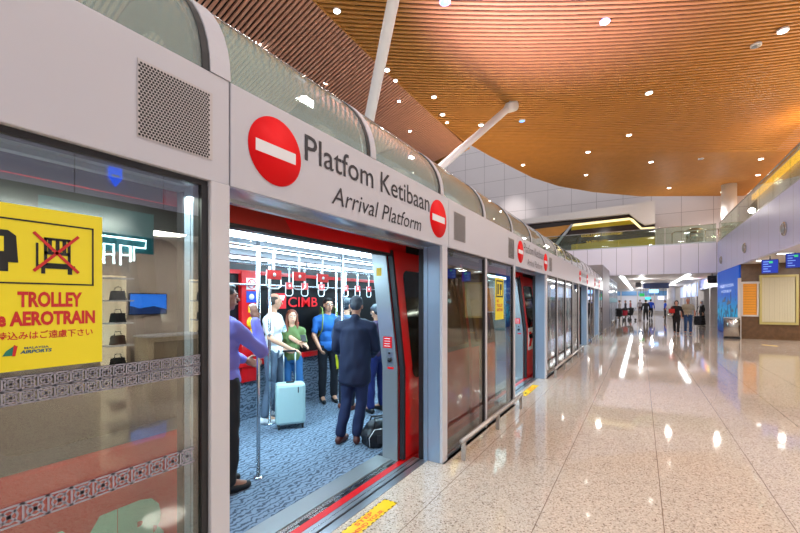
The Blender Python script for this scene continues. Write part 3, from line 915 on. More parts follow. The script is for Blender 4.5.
# rear support of the canopy: guideway soffit
struct(MB().box(-2.75, -2.67, -9, 22.1, 2.4, 2.54).build('trim_8', M['silver']))
struct(MB().box(-5.42, -2.67, -9, 22.1, 2.9, 3.0).box(-2.75, -2.67, -9, 22.1, 2.54, 3.0).build('trim_9', mat('trim_green_grey', (205, 224, 214), .4)))

# low guard rails
def guard(y0, y1, lb):
    t = thing('guard_rail', lb, 'guard rail', (-1.48, y0, 0))
    L = y1 - y0
    MB().tube([(0, -.06, .195), (0, L + .06, .195)], .024, 12).build('rail', M['rail'], t)
    n = max(2, int(round(L / 1.15)) + 1)
    for i in range(n):
        yy = L * i / (n - 1)
        MB().box(-.02, .02, yy - .014, yy + .014, 0, .18).build('post', M['rail'], t)
guard(3.66, 5.83, 'low steel guard rail on three posts before the two pane screen')
guard(8.55, 13.0, 'low steel guard rail before the four pane screen, second along')
guard(15.8, 17.6, 'short low steel guard rail between the third and fourth doorways')
guard(20.4, 21.9, 'farthest low steel guard rail by the grey end wall')
t = thing('guard_hoop', 'low double hoop rail at the foot of the far grey wall', 'guard rail', (-1.35, 24.5, 0))
MB().tube([(0, 0, 0), (0, 0, .3), (0, .15, .42), (0, 2.2, .42), (0, 2.4, .3), (0, 2.4, 0)], .03).build('hoop', M['steel'], t)
MB().tube([(0, 1.2, 0), (0, 1.2, .42)], .025).build('post', M['steel'], t)

# door sills of the platform
sills = [(1.17, 3.465, 'nearest'), (6.04, 8.30, 'second'), (13.3, 15.5, 'third'), (17.9, 20.1, 'fourth')]
for (a, b, nm) in sills:
    t = thing('door_sill', 'grooved silver threshold in the %s doorway' % nm, 'threshold', (-1.775, a, 0))
    MB().box(-.065, 0, 0, b - a, -.05, .004).build('outer_strip', M['silver'], t)
    MB().box(-.085, -.066, 0, b - a, -.05, -.006).build('groove', M['black'], t)
    MB().box(-.165, -.086, 0, b - a, -.05, .004).build('inner_strip', M['silver'], t)
    MB().box(-.128, -.122, 0, b - a, .003, .0055).build('ridge', M['steel'], t)
struct(MB().box(-1.86, -1.60, -1.3, 22.1, -.25, -.051).box(-1.86, -1.60, -1.3, 1.17, -.05, 0).box(-1.86, -1.60, 3.465, 6.04, -.05, 0).box(-1.86, -1.60, 8.3, 13.3, -.05, 0).box(-1.86, -1.60, 15.5, 17.9, -.05, 0).box(-1.86, -1.6, 20.1, 22.1, -.05, 0).build('trim_10', M['grey_block']))

# yellow step warning strips (text reads from the train side)
def step_mark(y0, y1, lb):
    t = thing('step_warning', lb, 'floor sticker', (-1.6, y1, 0), PI)
    L = y1 - y0
    # local: x from 0 to .12 (towards the train after the half turn), y from 0 to L
    MB().box(0, .12, 0, L, 0, .002).build('sheet', M['yellow2'], t)
    hz = MB(); n = int(L / .05)
    for i in range(n):
        y = i * L / n
        for x0 in (0, .112): hz.prism([(x0, y), (x0 + .008, y + .008), (x0 + .008, y + .03), (x0, y + .022)], .0022, .003, 'z')
    for i in range(3):
        x = .01 + i * .04
        hz.prism([(x, 0), (x + .018, 0), (x + .022, .01), (x + .004, .01)], .0022, .003, 'z')
    hz.build('hazard_edge', M['black'], t)
    text('lettering', 'MIND YOUR', M['orange_ink'], (.018, L * .60, .003), (0, -1, 0), (1, 0, 0), L * .42, .035, t, bold=.03)
    text('lettering', 'STEP', M['orange_ink'], (.066, L * .5, .003), (0, -1, 0), (1, 0, 0), L * .24, .035, t, bold=.03)
    pg = MB(); 
    pg.tube([(.06 + .03 * math.cos(a * PI / 6), L * .8 + .05 * math.sin(a * PI / 6), .003) for a in range(12)], .002, 4, closed=True)
    pg.box(.05, .07, L * .77, L * .83, .002, .0035)
    pg.build('warning_symbol', M['black'], t)
step_mark(1.78, 2.62, 'yellow step warning sticker on the floor before the nearest doorway')
step_mark(6.65, 7.6, 'yellow step warning sticker on the floor before the second doorway')

# ------------------------------------------------------------------ train
# side skin leans in above the waist: offset of the skin (positive = further from platform)
def lean(z): return 0.0 if z < .9 else .14 * (z - .9) / 1.15
def skin_panel(y0, y1, z0, z1, x_out=-2.0, th=.05, extra=0.0, round_=0):
    """panel following the leaning side of the train"""
    mb = MB(); zs = [z0] + [z for z in (.9, 1.3, 1.7) if z0 < z < z1] + [z1]
    vs = []; fs = []
    for z in zs:
        x = x_out - lean(z) - extra
        vs += [(x, y0, z), (x, y1, z), (x - th, y1, z), (x - th, y0, z)]
    for i in range(len(zs) - 1):
        o_ = i * 4
        for k in range(4):
            l = (k + 1) % 4
            fs.append((o_ + k, o_ + l, o_ + 4 + l, o_ + 4 + k))
    fs.append((0, 1, 2, 3)); fs.append(tuple(len(zs) * 4 - 4 + k for k in range(4)))
    return mb.add(vs, fs)
def leaning_window(y0, y1, z0, z1, x_out, top_shift=0.0, rad=.09):
    """rounded window following the lean"""
    pts = []
    def corner(cy, cz, a0):
        for k in range(5):
            a = a0 + PI / 2 * k / 4
            pts.append((cy + rad * math.cos(a), cz + rad * math.sin(a)))
    corner(y1 - rad, z1 - rad, 0); corner(y0 + rad, z1 - rad, PI / 2); corner(y0 + rad, z0 + rad, PI); corner(y1 - rad, z0 + rad, 3 * PI / 2)
    vs = [(x_out - .14 * (z - .9) / 1.15, y + top_shift * (z - z0), z) for y, z in pts]
    mb = MB(); mb.add(vs, [tuple(range(len(vs)))])
    vs2 = [(v[0] - .004, v[1], v[2]) for v in vs]
    mb.add(vs2, [tuple(range(len(vs)))])
    return mb

def train(name, lb, y0, y1, doors, full):
    t = thing(name, lb, 'train', (0, 0, 0))
    XO, XI = -2.02, -4.42
    # floor, threshold
    MB().box(XI, -2.27, y0 + .1, y1 - .1, -.1, 0.0).build('carpet_floor', M['carpet'], t)
    for (a, b) in doors:
        MB().box(-2.268, -2.09, a, b, -.1, .006).build('threshold', M['train_silver'], t)
        MB().box(-2.085, -2.045, a, b, -.1, .0).build('door_track', M['steel'], t)
        MB().box(-2.035, -2.012, a, b, -.1, .002).build('door_track', M['steel'], t)
    st = MB(); st.box(-2.01, -1.945, y0, y1, -.12, .003)
    st.build('red_step_edge', M['train_red'], t)
    tick = MB()
    for (a, b) in doors:
        yy = a + .1
        while yy < b - .15: tick.box(-2.044, -2.012, yy, yy + .09, .001, .004); yy += .28
    tick.build('step_ticks', M['black'], t)
    # side wall pieces between doors
    edges = [y0] + [v for ab in doors for v in ab] + [y1]
    for i in range(0, len(edges), 2):
        a, b = edges[i], edges[i + 1]
        if b - a > .05:
            w = skin_panel(a, b, -.1, 2.01, XO, .06).build('side_wall', M['train_red'], t)
            L = b - a
            if L > 1.0:
                skin_panel(a + .01, b - .01, .92, 2.005, XO + .003, .002).build('dark_upper_band', M['band_dark'], w)
                leaning_window(a + .35, b - .35, .98, 1.86, XO + .006).build('window', M['win_black'], w)
            skin_panel(a + .0, b - .0, 0.0, 2.0, XO - .065, .03).build('inner_lining', M['train_silver'], t)
    # header above the doors
    h = MB(); h.box(-2.26, -2.14, y0, y1, 2.01, 2.2); h.build('cant_rail', M['band_dark'], t)
    # roof, far wall
    MB().box(-4.6, -2.15, y0, y1, 2.32, 2.5).build('roof', M['train_silver'], t)
    MB().box(XI, -2.26, y0, y1, 2.10, 2.2).build('inner_ceiling', mat('train_ceiling', (214, 222, 228), .4), t)
    MB().box(XI - .05, XI, y0, y1, -.1, .70).build('far_dado', M['carpet_wall'], t)
    MB().box(XI - .05, XI + .06, y0, y1, .70, .77).build('far_ledge', M['train_red'], t)
    MB().box(XI - .06, XI - .02, y0, y1, .77, 1.93).build('far_window', mat('far_window_black', (10, 10, 14), .35, spec=.3), t)
    MB().box(XI - .05, XI + .02, y0, y1, 1.90, 1.95).build('far_window_rail', M['train_red'], t)
    MB().box(XI - .05, XI, y0, y1, 1.95, 2.2).build('far_cove', mat('train_dark_cove', (45, 48, 52), .3), t)
    MB().box(XI, -2.0, y0, y0 + .1, -.1, 2.32).build('end_wall', M['train_silver'], t)
    MB().box(XI, -2.0, y1 - .1, y1, -.1, 2.32).build('end_wall', M['train_silver'], t)
    # light strips
    for (x, z, w, seg) in ((-2.74, 2.07, .17, .62), (-3.32, 2.075, .20, 9), (-4.0, 2.05, .16, 9)):
        yy = y0 + .3
        while yy < y1 - .4:
            e = min(yy + seg, y1 - .3)
            MB().box(x - w / 2, x + w / 2, yy, e, z, z + .03).build('light_strip', M['train_strip'], t)
            yy = e + .06
    MB().box(-3.12, -3.02, y0 + .2, y1 - .2, 2.055, 2.11).build('duct_fin', mat('fin_grey', (150, 158, 165), .3, metal=.4), t)
    MB().box(-3.74, -3.62, y0 + .2, y1 - .2, 2.04, 2.11).build('duct_fin', mat('fin_grey2', (150, 158, 165), .3, metal=.4), t)
    return t

def door_leaf(t, y0, y1, right=True):
    d_ = skin_panel(y0, y1, .02, 2.05, -1.955, .035).build('door_leaf', M['train_red'], t)
    s0 = y0 if right else y1
    if right:
        skin_panel(y0 - .035, y0, .02, 2.05, -1.955, .045).build('leaf_seal', M['dark'], d_)
        leaning_window(y0 + .13, y1 - .14, .78, 1.86, -1.9515, rad=.08).build('leaf_window', M['win_black'], d_)
    else:
        skin_panel(y1, y1 + .035, .02, 2.05, -1.955, .045).build('leaf_seal', M['dark'], d_)
        skin_panel(y0 + .004, y1 - .004, .92, 2.045, -1.955 + .0025, .002).build('dark_upper_band', M['band_dark'], d_)
        leaning_window(y0 + .14, y1 - .13, .98, 1.86, -1.9505, rad=.08).build('leaf_window', M['win_black'], d_)
    return d_

T1 = train('train_car', 'red airport train car standing with its doors open behind the nearest screens', -4.0, 10.3, [(1.35, 3.32), (6.15, 8.15)], True)
T2 = train('train_car', 'farther red train car behind the third and fourth doorways', 10.9, 21.9, [(13.45, 15.4), (17.95, 19.95)], False)
# doorway jambs of the near doorway (silver pillar) and leaves
for (T, a, b, near) in ((T1, 1.35, 3.32, True), (T1, 6.15, 8.15, True), (T2, 13.45, 15.4, False), (T2, 17.95, 19.95, False)):
    j = skin_panel(b - .02, b, .0, 2.16, -2.02, .17).build('door_jamb', M['train_silver'], T)
    skin_panel(a, a + .02, .0, 2.16, -2.02, .17).build('door_jamb', M['train_silver'], T)
    door_leaf(T, b + .03, b + 1.03, True)
    door_leaf(T, a - 1.03, a - .03, False)
    hd = MB()
    hd.add([(-2.11, a - .2, 2.02), (-2.11, b + .3, 2.02), (-2.11, b + .3, 2.17), (-2.11, a - .2, 2.17), (-2.15, a - .2, 2.02), (-2.15, b + .3, 2.02), (-2.15, b + .3, 2.17), (-2.15, a - .2, 2.17)],
           [(0, 1, 2, 3), (4, 5, 6, 7), (0, 1, 5, 4), (2, 3, 7, 6), (0, 3, 7, 4), (1, 2, 6, 5)])
    h = hd.build('door_header', M['train_red'], T)
    MB().prism([(a - .2, 2.02), (a + .68, 2.02), (a + .56, 2.17), (a - .2, 2.17)], -2.1095, -2.106, 'x').build('header_patch', M['train_dark_red'], h)
    MB().box(-2.17, -2.105, a, b, 1.995, 2.02).build('header_seal', M['dark'], h)
    if near:
        yj = b - .0205
        def jx(z): return -2.10 - lean(z)
        MB().box(jx(1.86) - .045, jx(1.86) + .015, yj - .002, yj - .0, 1.80, 1.88).build('yellow_sticker', M['yellow2'], j)
        MB().box(jx(1.15) - .05, jx(1.15) + .05, yj - .002, yj, 1.09, 1.20).build('red_sticker', M['sign_red'], j)
        lines = MB()
        for k in range(4): lines.box(jx(1.15) - .035, jx(1.15) + .03, yj - .003, yj - .0021, 1.105 + k * .024, 1.112 + k * .024)
        lines.build('sticker_lines', M['white'], j)
        MB().box(jx(.95) - .03, jx(.95) + .04, yj - .002, yj, .92, 1.06).build('control_plate', M['silver'], j)
        MB().lathe((jx(.98) + .005, yj, .975), [(.022, 0), (.022, -.012)], 16, axis='y').lathe((jx(.98), yj, 1.04), [(.012, 0), (.012, -.008)], 12, axis='y').build('key_lock', M['dark'], j)
        MB().box(jx(.9) - .03, jx(.9) + .04, yj - .002, yj, .885, .905).build('red_strip', M['sign_red'], j)
# white and red arrow sticker on the second door leaf
t = T1
MB().box(-1.953, -1.950, 8.25, 8.62, .55, 1.0).build('arrow_sticker', M['white'], T1)
MB().prism([(8.28, .92), (8.5, .92), (8.6, .77), (8.5, .62), (8.28, .62), (8.4, .77)], -1.9495, -1.948, 'x').build('sticker_arrow', M['sign_red'], T1)
# advert lettering on the near leaf of the first doorway (seen through the big window)
text('advert_lettering', 'CIMB', M['mint'], (-1.9500, .27, .30), YR, ZU, .79, .35, T1, bold=.07)
# advert on the far windows
ad = mat('advert_red', (200, 20, 30), .4, emit=(200, 20, 30), es=.35)
text('advert_lettering', 'CIMB', ad, (-4.415, 4.16, 1.46), YR, ZU, .62, .15, T1, bold=.01)
sq = MB().prism([(3.93, 1.44), (4.12, 1.44), (4.12, 1.66), (3.93, 1.66)], -4.43, -4.412, 'x').build('advert_logo', ad, T1)
MB().prism([(3.96, 1.56), (4.07, 1.56), (4.10, 1.63), (3.99, 1.63)], -4.411, -4.409, 'x').build('logo_flash', M['white'], sq)
MB().prism([(4.3, 1.16), (4.38, 1.22), (4.3, 1.30), (4.24, 1.30), (4.3, 1.22), (4.24, 1.16)], -4.43, -4.412, 'x').build('advert_arrow', ad, T1)
# red door panel with pictograms on the far side
pn = MB().box(-4.44, -4.38, 3.34, 3.60, .5, 1.93).build('red_notice_panel', M['train_red'], T1)
MB().box(-4.379, -4.375, 3.410, 3.570, 1.70, 1.85).build('no_smoking_icon', M['white'], pn)
MB().tube([(-4.373, 3.490 + .06 * math.cos(k * PI / 8), 1.775 + .06 * math.sin(k * PI / 8)) for k in range(16)], .005, 5, closed=True).tube([(-4.373, 3.450, 1.82), (-4.373, 3.530, 1.73)], .005, 5).build('prohibition_ring', M['sign_red'], pn)
MB().box(-4.379, -4.375, 3.410, 3.570, 1.53, 1.68).build('blue_icon', mat('icon_blue', (20, 70, 190), .4), pn)
MB().lathe((-4.379, 3.490, 1.605), [(.04, 0), (.04, .006)], 16, axis='x').build('icon_dot', M['white'], pn)
MB().prism([(3.440, 1.40), (3.540, 1.40), (3.540, 1.48), (3.440, 1.48)], -4.379, -4.375, 'x').build('yellow_icon', M['yellow2'], pn)
MB().lathe((-4.379, 3.490, 1.27), [(.075, 0), (.075, .004)], 20, axis='x').prism([(3.460, 1.0), (3.520, 1.0), (3.500, 1.1), (3.530, 1.1), (3.480, 1.19), (3.440, 1.1)], -4.379, -4.375, 'x').build('yellow_warning', M['yellow2'], pn)
# poles in the car
for (x, y) in ((-2.87, 2.36), (-4.0, 3.46), (-4.05, 4.8), (-2.86, 3.5), (-2.87, 7.2), (-4.0, 8.2)):
    po = MB().tube([(x, y, 0), (x, y, 2.10)], .019 if x < -3 else .017, 14).build('grab_pole', M['chrome'], T1)
    MB().lathe((x, y, 0), [(.045, 0), (.045, .012), (.02, .02)], 16).build('pole_flange', M['chrome'], po)
for (x, z) in ((-2.9, 2.03), (-3.8, 1.98), (-4.28, 1.76)):
    r_ = MB().tube([(x, -3.8, z), (x, 10.1, z)], .017, 10).build('overhead_rail', M['chrome'], T1)
    if z > 1.9:
        for yy in (.6, 2.3, 3.9, 5.9, 7.9):
            MB().tube([(x, yy, z), (x, yy, 2.10)], .012, 8).build('rail_bracket', M['chrome'], r_)
# hand straps
strap_w = mat('strap_white', (225, 230, 232), .5)
strap_r = mat('strap_red_card', (214, 60, 60), .5)
def strap(x, y, z, s=1.0):
    st = MB().box(x - .012, x + .012, y - .018, y + .018, z - .03, z + .02).box(x - .003, x + .003, y - .012, y + .012, z - .19, z - .02).build('hand_strap', strap_w, T1)
    cd = MB().box(x - .006, x + .006, y - .058 * s, y + .058 * s, z - .27, z - .185).build('advert_card', strap_r, st)
    MB().lathe((x + .007, y, z - .228), [(.018, 0), (.018, .003)], 12, axis='x').build('card_logo', M['white'], cd)
    pts = [(x, y - .055 * s, z - .19), (x, y - .06 * s, z - .33), (x, y - .035 * s, z - .355), (x, y + .035 * s, z - .355), (x, y + .06 * s, z - .33), (x, y + .055 * s, z - .19)]
    MB().tube(pts, .006, 8).build('handle', strap_w, st)
for y in (2.56, 2.88, 3.22): strap(-2.9, y, 2.02, 1.45)
for y in (3.6, 3.87, 4.19, 4.72, 5.02, 5.32): strap(-3.8, y, 1.97)
# real light inside the train
for (y, e) in ((0, 25), (2.4, 62), (4.6, 66), (7.2, 45), (9.2, 20)):
    l = light('train_lamp', 'AREA', e * 1.0, (-3.3, y, 2.03), col=(.50, .84, 1.0), size=1.0)
for y in (14.4, 19):
    light('train_lamp', 'AREA', 60, (-3.3, y, 2.03), col=(.50, .84, 1.0), size=1.0)
# ------------------------------------------------------------------ people
_dg = None
def remesh(mb, voxel, name, m, parent, wrinkle=0.0, smooth=2, seed=0):
    me = mb.mesh(name)
    o = bpy.data.objects.new(name, me); C.objects.link(o)
    rm = o.modifiers.new('r', 'REMESH'); rm.mode = 'VOXEL'; rm.voxel_size = voxel; rm.use_smooth_shade = True
    if smooth:
        s = o.modifiers.new('s', 'SMOOTH'); s.iterations = smooth; s.factor = .5
    dg = bpy.context.evaluated_depsgraph_get(); dg.update()
    me2 = bpy.data.meshes.new_from_object(o.evaluated_get(dg))
    bpy.data.objects.remove(o); bpy.data.meshes.remove(me)
    if wrinkle:
        for v in me2.vertices:
            n = v.normal
            q = Vector((v.co.x * 14 + seed, v.co.y * 14, v.co.z * 9))
            v.co += n * wrinkle * noise.noise(q)
    me2.name = name
    return link(name, me2, m, parent, smooth=True)

def hand(mb, w, dirv, palmn, s=1.0, curl=.6):
    """palm and five separate fingers; w wrist, dirv along the hand, palmn = palm normal (fingers curl towards it)"""
    w = Vector(w); dv = Vector(dirv).normalized(); pn = Vector(palmn); pn = (pn - dv * pn.dot(dv)).normalized()
    sd = dv.cross(pn).normalized()
    R = Matrix((sd, dv, pn)).transposed()
    mb.cap(w - dv * .01, w + dv * .03, .026 * s, .028 * s)
    mb.ell(w + dv * .055 * s, (.040 * s, .050 * s, .017 * s), 8, M=R)
    for i, (off, L) in enumerate(((-.030, .068), (-.010, .078), (.011, .073), (.030, .056))):
        p = w + dv * .092 * s + sd * off * s
        d0 = dv
        for k, f in enumerate((.42, .32, .26)):
            an = curl * (k + .6) * .75
            dd = (dv * math.cos(an) + pn * math.sin(an)).normalized()
            q = p + dd * L * f * s
            mb.cap(p, q, .0095 * s, .0085 * s, n=5)
            p = q
    p = w + dv * .035 * s - sd * .030 * s
    q = p + (dv * .6 - sd * .75 + pn * .35).normalized() * .038 * s
    mb.cap(p, q, .013 * s, .011 * s, n=5)
    q2 = q + (dv * .8 - sd * .1 + pn * .6).normalized() * .03 * s
    mb.cap(q, q2, .0105 * s, .009 * s, n=5)

MATC = {}
def cm(col, rough=.8, nm='cloth'):
    k = (tuple(col), rough)
    if k not in MATC: MATC[k] = mat('%s_%d_%d_%d' % (nm, *col), col, rough, noise_amt=.08, noise_scale=20)
    return MATC[k]

def person(label, loc, rz, h=1.72, skin=(205, 150, 120), hair=(25, 20, 18), shirt=(240, 240, 240), trousers=(40, 45, 60), shoes=(30, 28, 28),
           arms=None, legs=None, turn=0.0, nod=0.0, bend=0.0, sleeve='long', female=False, hair_style='short', near=False, jacket=False,
           group=None, build=1.0, skirt=None, shorts=False, head_cloth=None, name='person'):
    s = h / 1.75
    t = thing(name, label, 'person', loc, rz, group)
    sk = cm(skin, .55, 'skin')
    vx = .0075 if near else .018
    cvx = .012 if near else .02
    sw = .175 if female else .195
    hip = .085
    B = lambda x, y, z: Vector((x, y + bend * max(0, z - .95) * 1.0, z)) * s
    shl = {k: B(k * sw, 0, 1.385) for k in (-1, 1)}
    A_ = {-1: ((-.27, -.02, 1.12), (-.27, .05, .87)), 1: ((.27, -.02, 1.12), (.27, .05, .87))}
    if arms: A_.update(arms)
    L_ = {-1: ((-.10, .02, .50), (-.10, 0, .09), 0.0), 1: ((.10, .02, .50), (.10, 0, .09), 0.0)}
    if legs: L_.update(legs)
    elb = {k: Vector(A_[k][0]) * s for k in A_}; wri = {k: Vector(A_[k][1]) * s for k in A_}
    hd = {k: (Vector(A_[k][2]) if len(A_[k]) > 2 else (wri[k] - elb[k]).normalized()) for k in A_}
    pn = {k: (Vector(A_[k][3]) if len(A_[k]) > 3 else Vector((-k, .3, 0))) for k in A_}
    kne = {k: Vector(L_[k][0]) * s for k in L_}; ank = {k: Vector(L_[k][1]) * s for k in L_}
    toe = {k: Vector((math.sin(L_[k][2]), math.cos(L_[k][2]), 0)) for k in L_}
    hipj = {k: Vector((k * hip, 0, .92)) * s for k in (-1, 1)}
    hc = B(0, .02, 1.625)
    RH = Matrix.Rotation(turn, 3, 'Z') @ Matrix.Rotation(nod, 3, 'X')
    def torso(mb, g=0.0, low=.88):
        b = build
        mb.ell(B(0, 0, .95), (.155 * b * s + g, .112 * b * s + g, .12 * s + g), 10)
        mb.ell(B(0, .005, 1.10), ((.13 if female else .145) * b * s + g, .10 * b * s + g, .16 * s), 10)
        mb.ell(B(0, 0, 1.29), ((.15 if female else .172) * b * s + g, .112 * b * s + g, .165 * s), 10)
        if female: 
            for k in (-1, 1): mb.ell(B(k * .065, .065, 1.27), (.055 * s + g, .045 * s + g, .055 * s + g), 8)
        for k in (-1, 1): mb.cap(B(0, -.01, 1.37), shl[k] - Vector((0, 0, .02)), .075 * s + g, .055 * s + g); mb.cap(B(0, -.015, 1.435), shl[k], .052 * s + g, .047 * s + g)
    def arm(mb, k, g=0.0, upto=2):
        r0, r1, r2 = (.048, .039, .027) if not female else (.041, .034, .023)
        if upto == .6:
            mb.cap(shl[k], shl[k] + (elb[k] - shl[k]) * .7, r0 * s + g, r1 * s + g * 1.3); return
        mb.cap(shl[k], elb[k], r0 * s + g, r1 * s + g)
        if upto > 1: 
            e = elb[k] + (wri[k] - elb[k]) * (1.0 if g == 0 else .93)
            mb.cap(elb[k], e, r1 * s + g, r2 * s + g)
    def leg(mb, k, g=0.0, upto=1.0):
        mb.cap(hipj[k], kne[k], .082 * s * min(build, 1.1) + g, .056 * s + g)
        e = kne[k] + (ank[k] - kne[k]) * upto
        mid = kne[k] + (ank[k] - kne[k]) * .35
        if upto >= .35: mb.cap(kne[k], mid, .056 * s + g, .055 * s + g); mb.cap(mid, e, .055 * s + g, (.038 if g == 0 else .048) * s + g)
        else: mb.cap(kne[k], e, .056 * s + g, .055 * s + g)
    # ---- body
    mb = MB()
    torso(mb)
    mb.cap(B(0, -.005, 1.40), hc + Vector((0, -.02, -.06)) * s, .055 * s, .05 * s)
    E = lambda c, r: mb.ell(hc + RH @ (Vector(c) * s), tuple(x * s for x in r), 10, M=RH)
    E((0, -.008, .025), (.074, .092, .09)); E((0, .012, -.035), (.06, .072, .075)); E((0, .045, -.082), (.03, .03, .026))
    n0 = hc + RH @ (Vector((0, .083, .012)) * s); n1 = hc + RH @ (Vector((0, .108, -.022)) * s)
    mb.cap(n0, n1, .009 * s, .014 * s, n=5)
    for k in (-1, 1):
        E((k * .075, -.005, -.005), (.012, .02, .032))
        E((k * .03, .078, .03), (.022, .012, .01))
    E((0, .083, -.055), (.024, .012, .011))
    for k in (-1, 1):
        arm(mb, k); hand(mb, wri[k], hd[k], pn[k], s)
        leg(mb, k)
        mb.cap(ank[k], ank[k] + toe[k] * .14 * s - Vector((0, 0, .05)) * s, .038 * s, .03 * s)
    remesh(mb, vx, 'body', sk, t, smooth=1 if near else 0)
    # ---- eyes, mouth
    if near:
        ey = MB(); ir = MB()
        for k in (-1, 1):
            c = hc + RH @ (Vector((k * .031, .083, .012)) * s)
            ey.ell(c, (.013 * s, .007 * s, .007 * s), 6, M=RH)
            ir.ell(c + RH @ (Vector((0, .0055, 0)) * s), (.0055 * s, .003 * s, .0055 * s), 6, M=RH)
        e_ = ey.build('eyes', cm((235, 232, 228), .3, 'eye'), t); ir.build('irises', cm((30, 20, 15), .3, 'iris'), e_)
        br = MB()
        for k in (-1, 1): br.ell(hc + RH @ (Vector((k * .031, .088, .034)) * s), (.018 * s, .005 * s, .0035 * s), 6, M=RH)
        br.build('eyebrows', cm(hair, .9, 'hair'), t)
        MB().ell(hc + RH @ (Vector((0, .094, -.055)) * s), (.022 * s, .006 * s, .0065 * s), 6, M=RH).build('lips', cm((175, 85, 80), .5, 'lip'), t)
    # ---- hair
    hb = MB()
    Eh = lambda c, r: hb.ell(hc + RH @ (Vector(c) * s), tuple(x * s for x in r), 10, M=RH)
    if hair_style == 'short':
        Eh((0, -.022, .045), (.083, .095, .088)); Eh((0, -.05, -.01), (.074, .058, .07)); Eh((0, .03, .09), (.06, .05, .03))
    elif hair_style == 'balding':
        Eh((0, -.045, .0), (.079, .062, .06)); Eh((0, -.02, .04), (.0775, .078, .05))
    elif hair_style == 'long':
        Eh((0, -.025, .045), (.086, .096, .088)); Eh((0, -.055, -.05), (.08, .05, .12))
        for k in (-1, 1):
            hb.cap(hc + RH @ (Vector((k * .07, -.01, .03)) * s), hc + RH @ (Vector((k * .085, -.0, -.16)) * s), .032 * s, .03 * s)
            hb.cap(hc + RH @ (Vector((k * .085, -.0, -.14)) * s), hc + RH @ (Vector((k * .08, .04, -.26)) * s), .03 * s, .016 * s)
    elif hair_style == 'bob':
        Eh((0, -.022, .045), (.087, .096, .09)); Eh((0, -.05, -.04), (.085, .06, .085))
        for k in (-1, 1): hb.cap(hc + RH @ (Vector((k * .07, 0, .03)) * s), hc + RH @ (Vector((k * .075, .0, -.08)) * s), .03 * s, .02 * s)
    if head_cloth:
        hb = MB()
        Eh((0, -.02, .03), (.092, .098, .105)); Eh((0, -.03, -.1), (.10, .075, .09)); hb.ell(B(0, 0, 1.40), (.17 * s, .12 * s, .1 * s), 10)
        remesh(hb, .014, 'headscarf', cm(head_cloth), t, smooth=1)
    elif hair_style != 'none':
        remesh(hb, .009 if near else .014, 'hair', cm(hair, .6, 'hair'), t, wrinkle=.006, smooth=1)
    # ---- trousers / skirt
    lb = MB(); g = .014 * s
    if skirt:
        for i in range(6):
            z = .98 - i * (.98 - skirt) / 5
            lb.ell(Vector((0, 0, z)) * s, ((.15 + .02 * i) * s + g, (.12 + .018 * i) * s + g, .12 * s), 10)
        remesh(lb, cvx, 'long_skirt', cm(trousers), t, wrinkle=.01)
    else:
        lb.ell(Vector((0, 0, .93)) * s, (.155 * s * build + g, .115 * s * build + g, .12 * s), 10)
        for k in (-1, 1): leg(lb, k, g, .12 if shorts else .93)
        remesh(lb, cvx, 'shorts' if shorts else 'trousers', cm(trousers), t, wrinkle=.012)
    # ---- top
    tb = MB(); g2 = .02 * s if jacket else .015 * s
    torso(tb, g2)
    if jacket:
        for i in range(24):
            z_ = 1.34 - i * .0262
            tb.ell(B(0, -.005, z_), ((.172 if i < 6 else .165 + .001 * i) * s * build + g2, .122 * s * build + g2, .075 * s), 10)
        tb.cap(B(0, -.02, 1.45), B(0, -.03, 1.485), .07 * s, .062 * s)
    else:
        tb.ell(B(0, 0, .93), (.155 * build * s + g2, .115 * build * s + g2, .09 * s), 10)
    for k in (-1, 1): arm(tb, k, g2, 2 if sleeve == 'long' else .6)
    remesh(tb, cvx, 'jacket' if jacket else 'shirt', cm(shirt), t, wrinkle=.012 if near else .006, seed=3)
    # ---- shoes
    for k in (-1, 1):
        sb = MB()
        a = Vector((ank[k].x, ank[k].y, ank[k].z - .045 * s))
        f = toe[k]
        sb.cap(a - f * .045 * s, a + f * .05 * s, .042 * s, .042 * s); sb.cap(a + f * .05 * s - Vector((0, 0, .004)), a + f * .165 * s - Vector((0, 0, .012 * s)), .042 * s, .032 * s)
        sb.cap(a, ank[k] + Vector((0, 0, .0)), .042 * s, .042 * s)
        sh = remesh(sb, .01 if near else .016, 'shoe', cm(shoes, .45, 'shoe'), t, smooth=2)
        zmin = a.z - .044 * s
        for v in sh.data.vertices:
            if v.co.z < zmin + .01: v.co.z = zmin + .002
    t['_hc'] = tuple(hc); t['_s'] = s
    return t

def head_pt(t, c):
    return Vector(t['_hc']) + Vector(c) * t['_s']

# man in violet shirt holding the near pole (faces along the car, seen from his right side / back)
# world -> facing: rz turns local +Y; facing far wall and +y
p1 = person('man in violet blue shirt holding the nearest pole, cut by the post', (-2.93, 2.06, 0), math.radians(-12), 1.70, skin=(150, 105, 85), hair=(35, 32, 36),
       shirt=(118, 112, 190), trousers=(22, 22, 26), shoes=(18, 18, 20), near=True, build=1.02,
       arms={1: ((.20, .24, 1.16), (.02, .27, 1.43), (-.2, .0, 1.0), (-1, .1, 0)), -1: ((-.26, .05, 1.15), (-.2, .28, 1.05))}, turn=-.1)
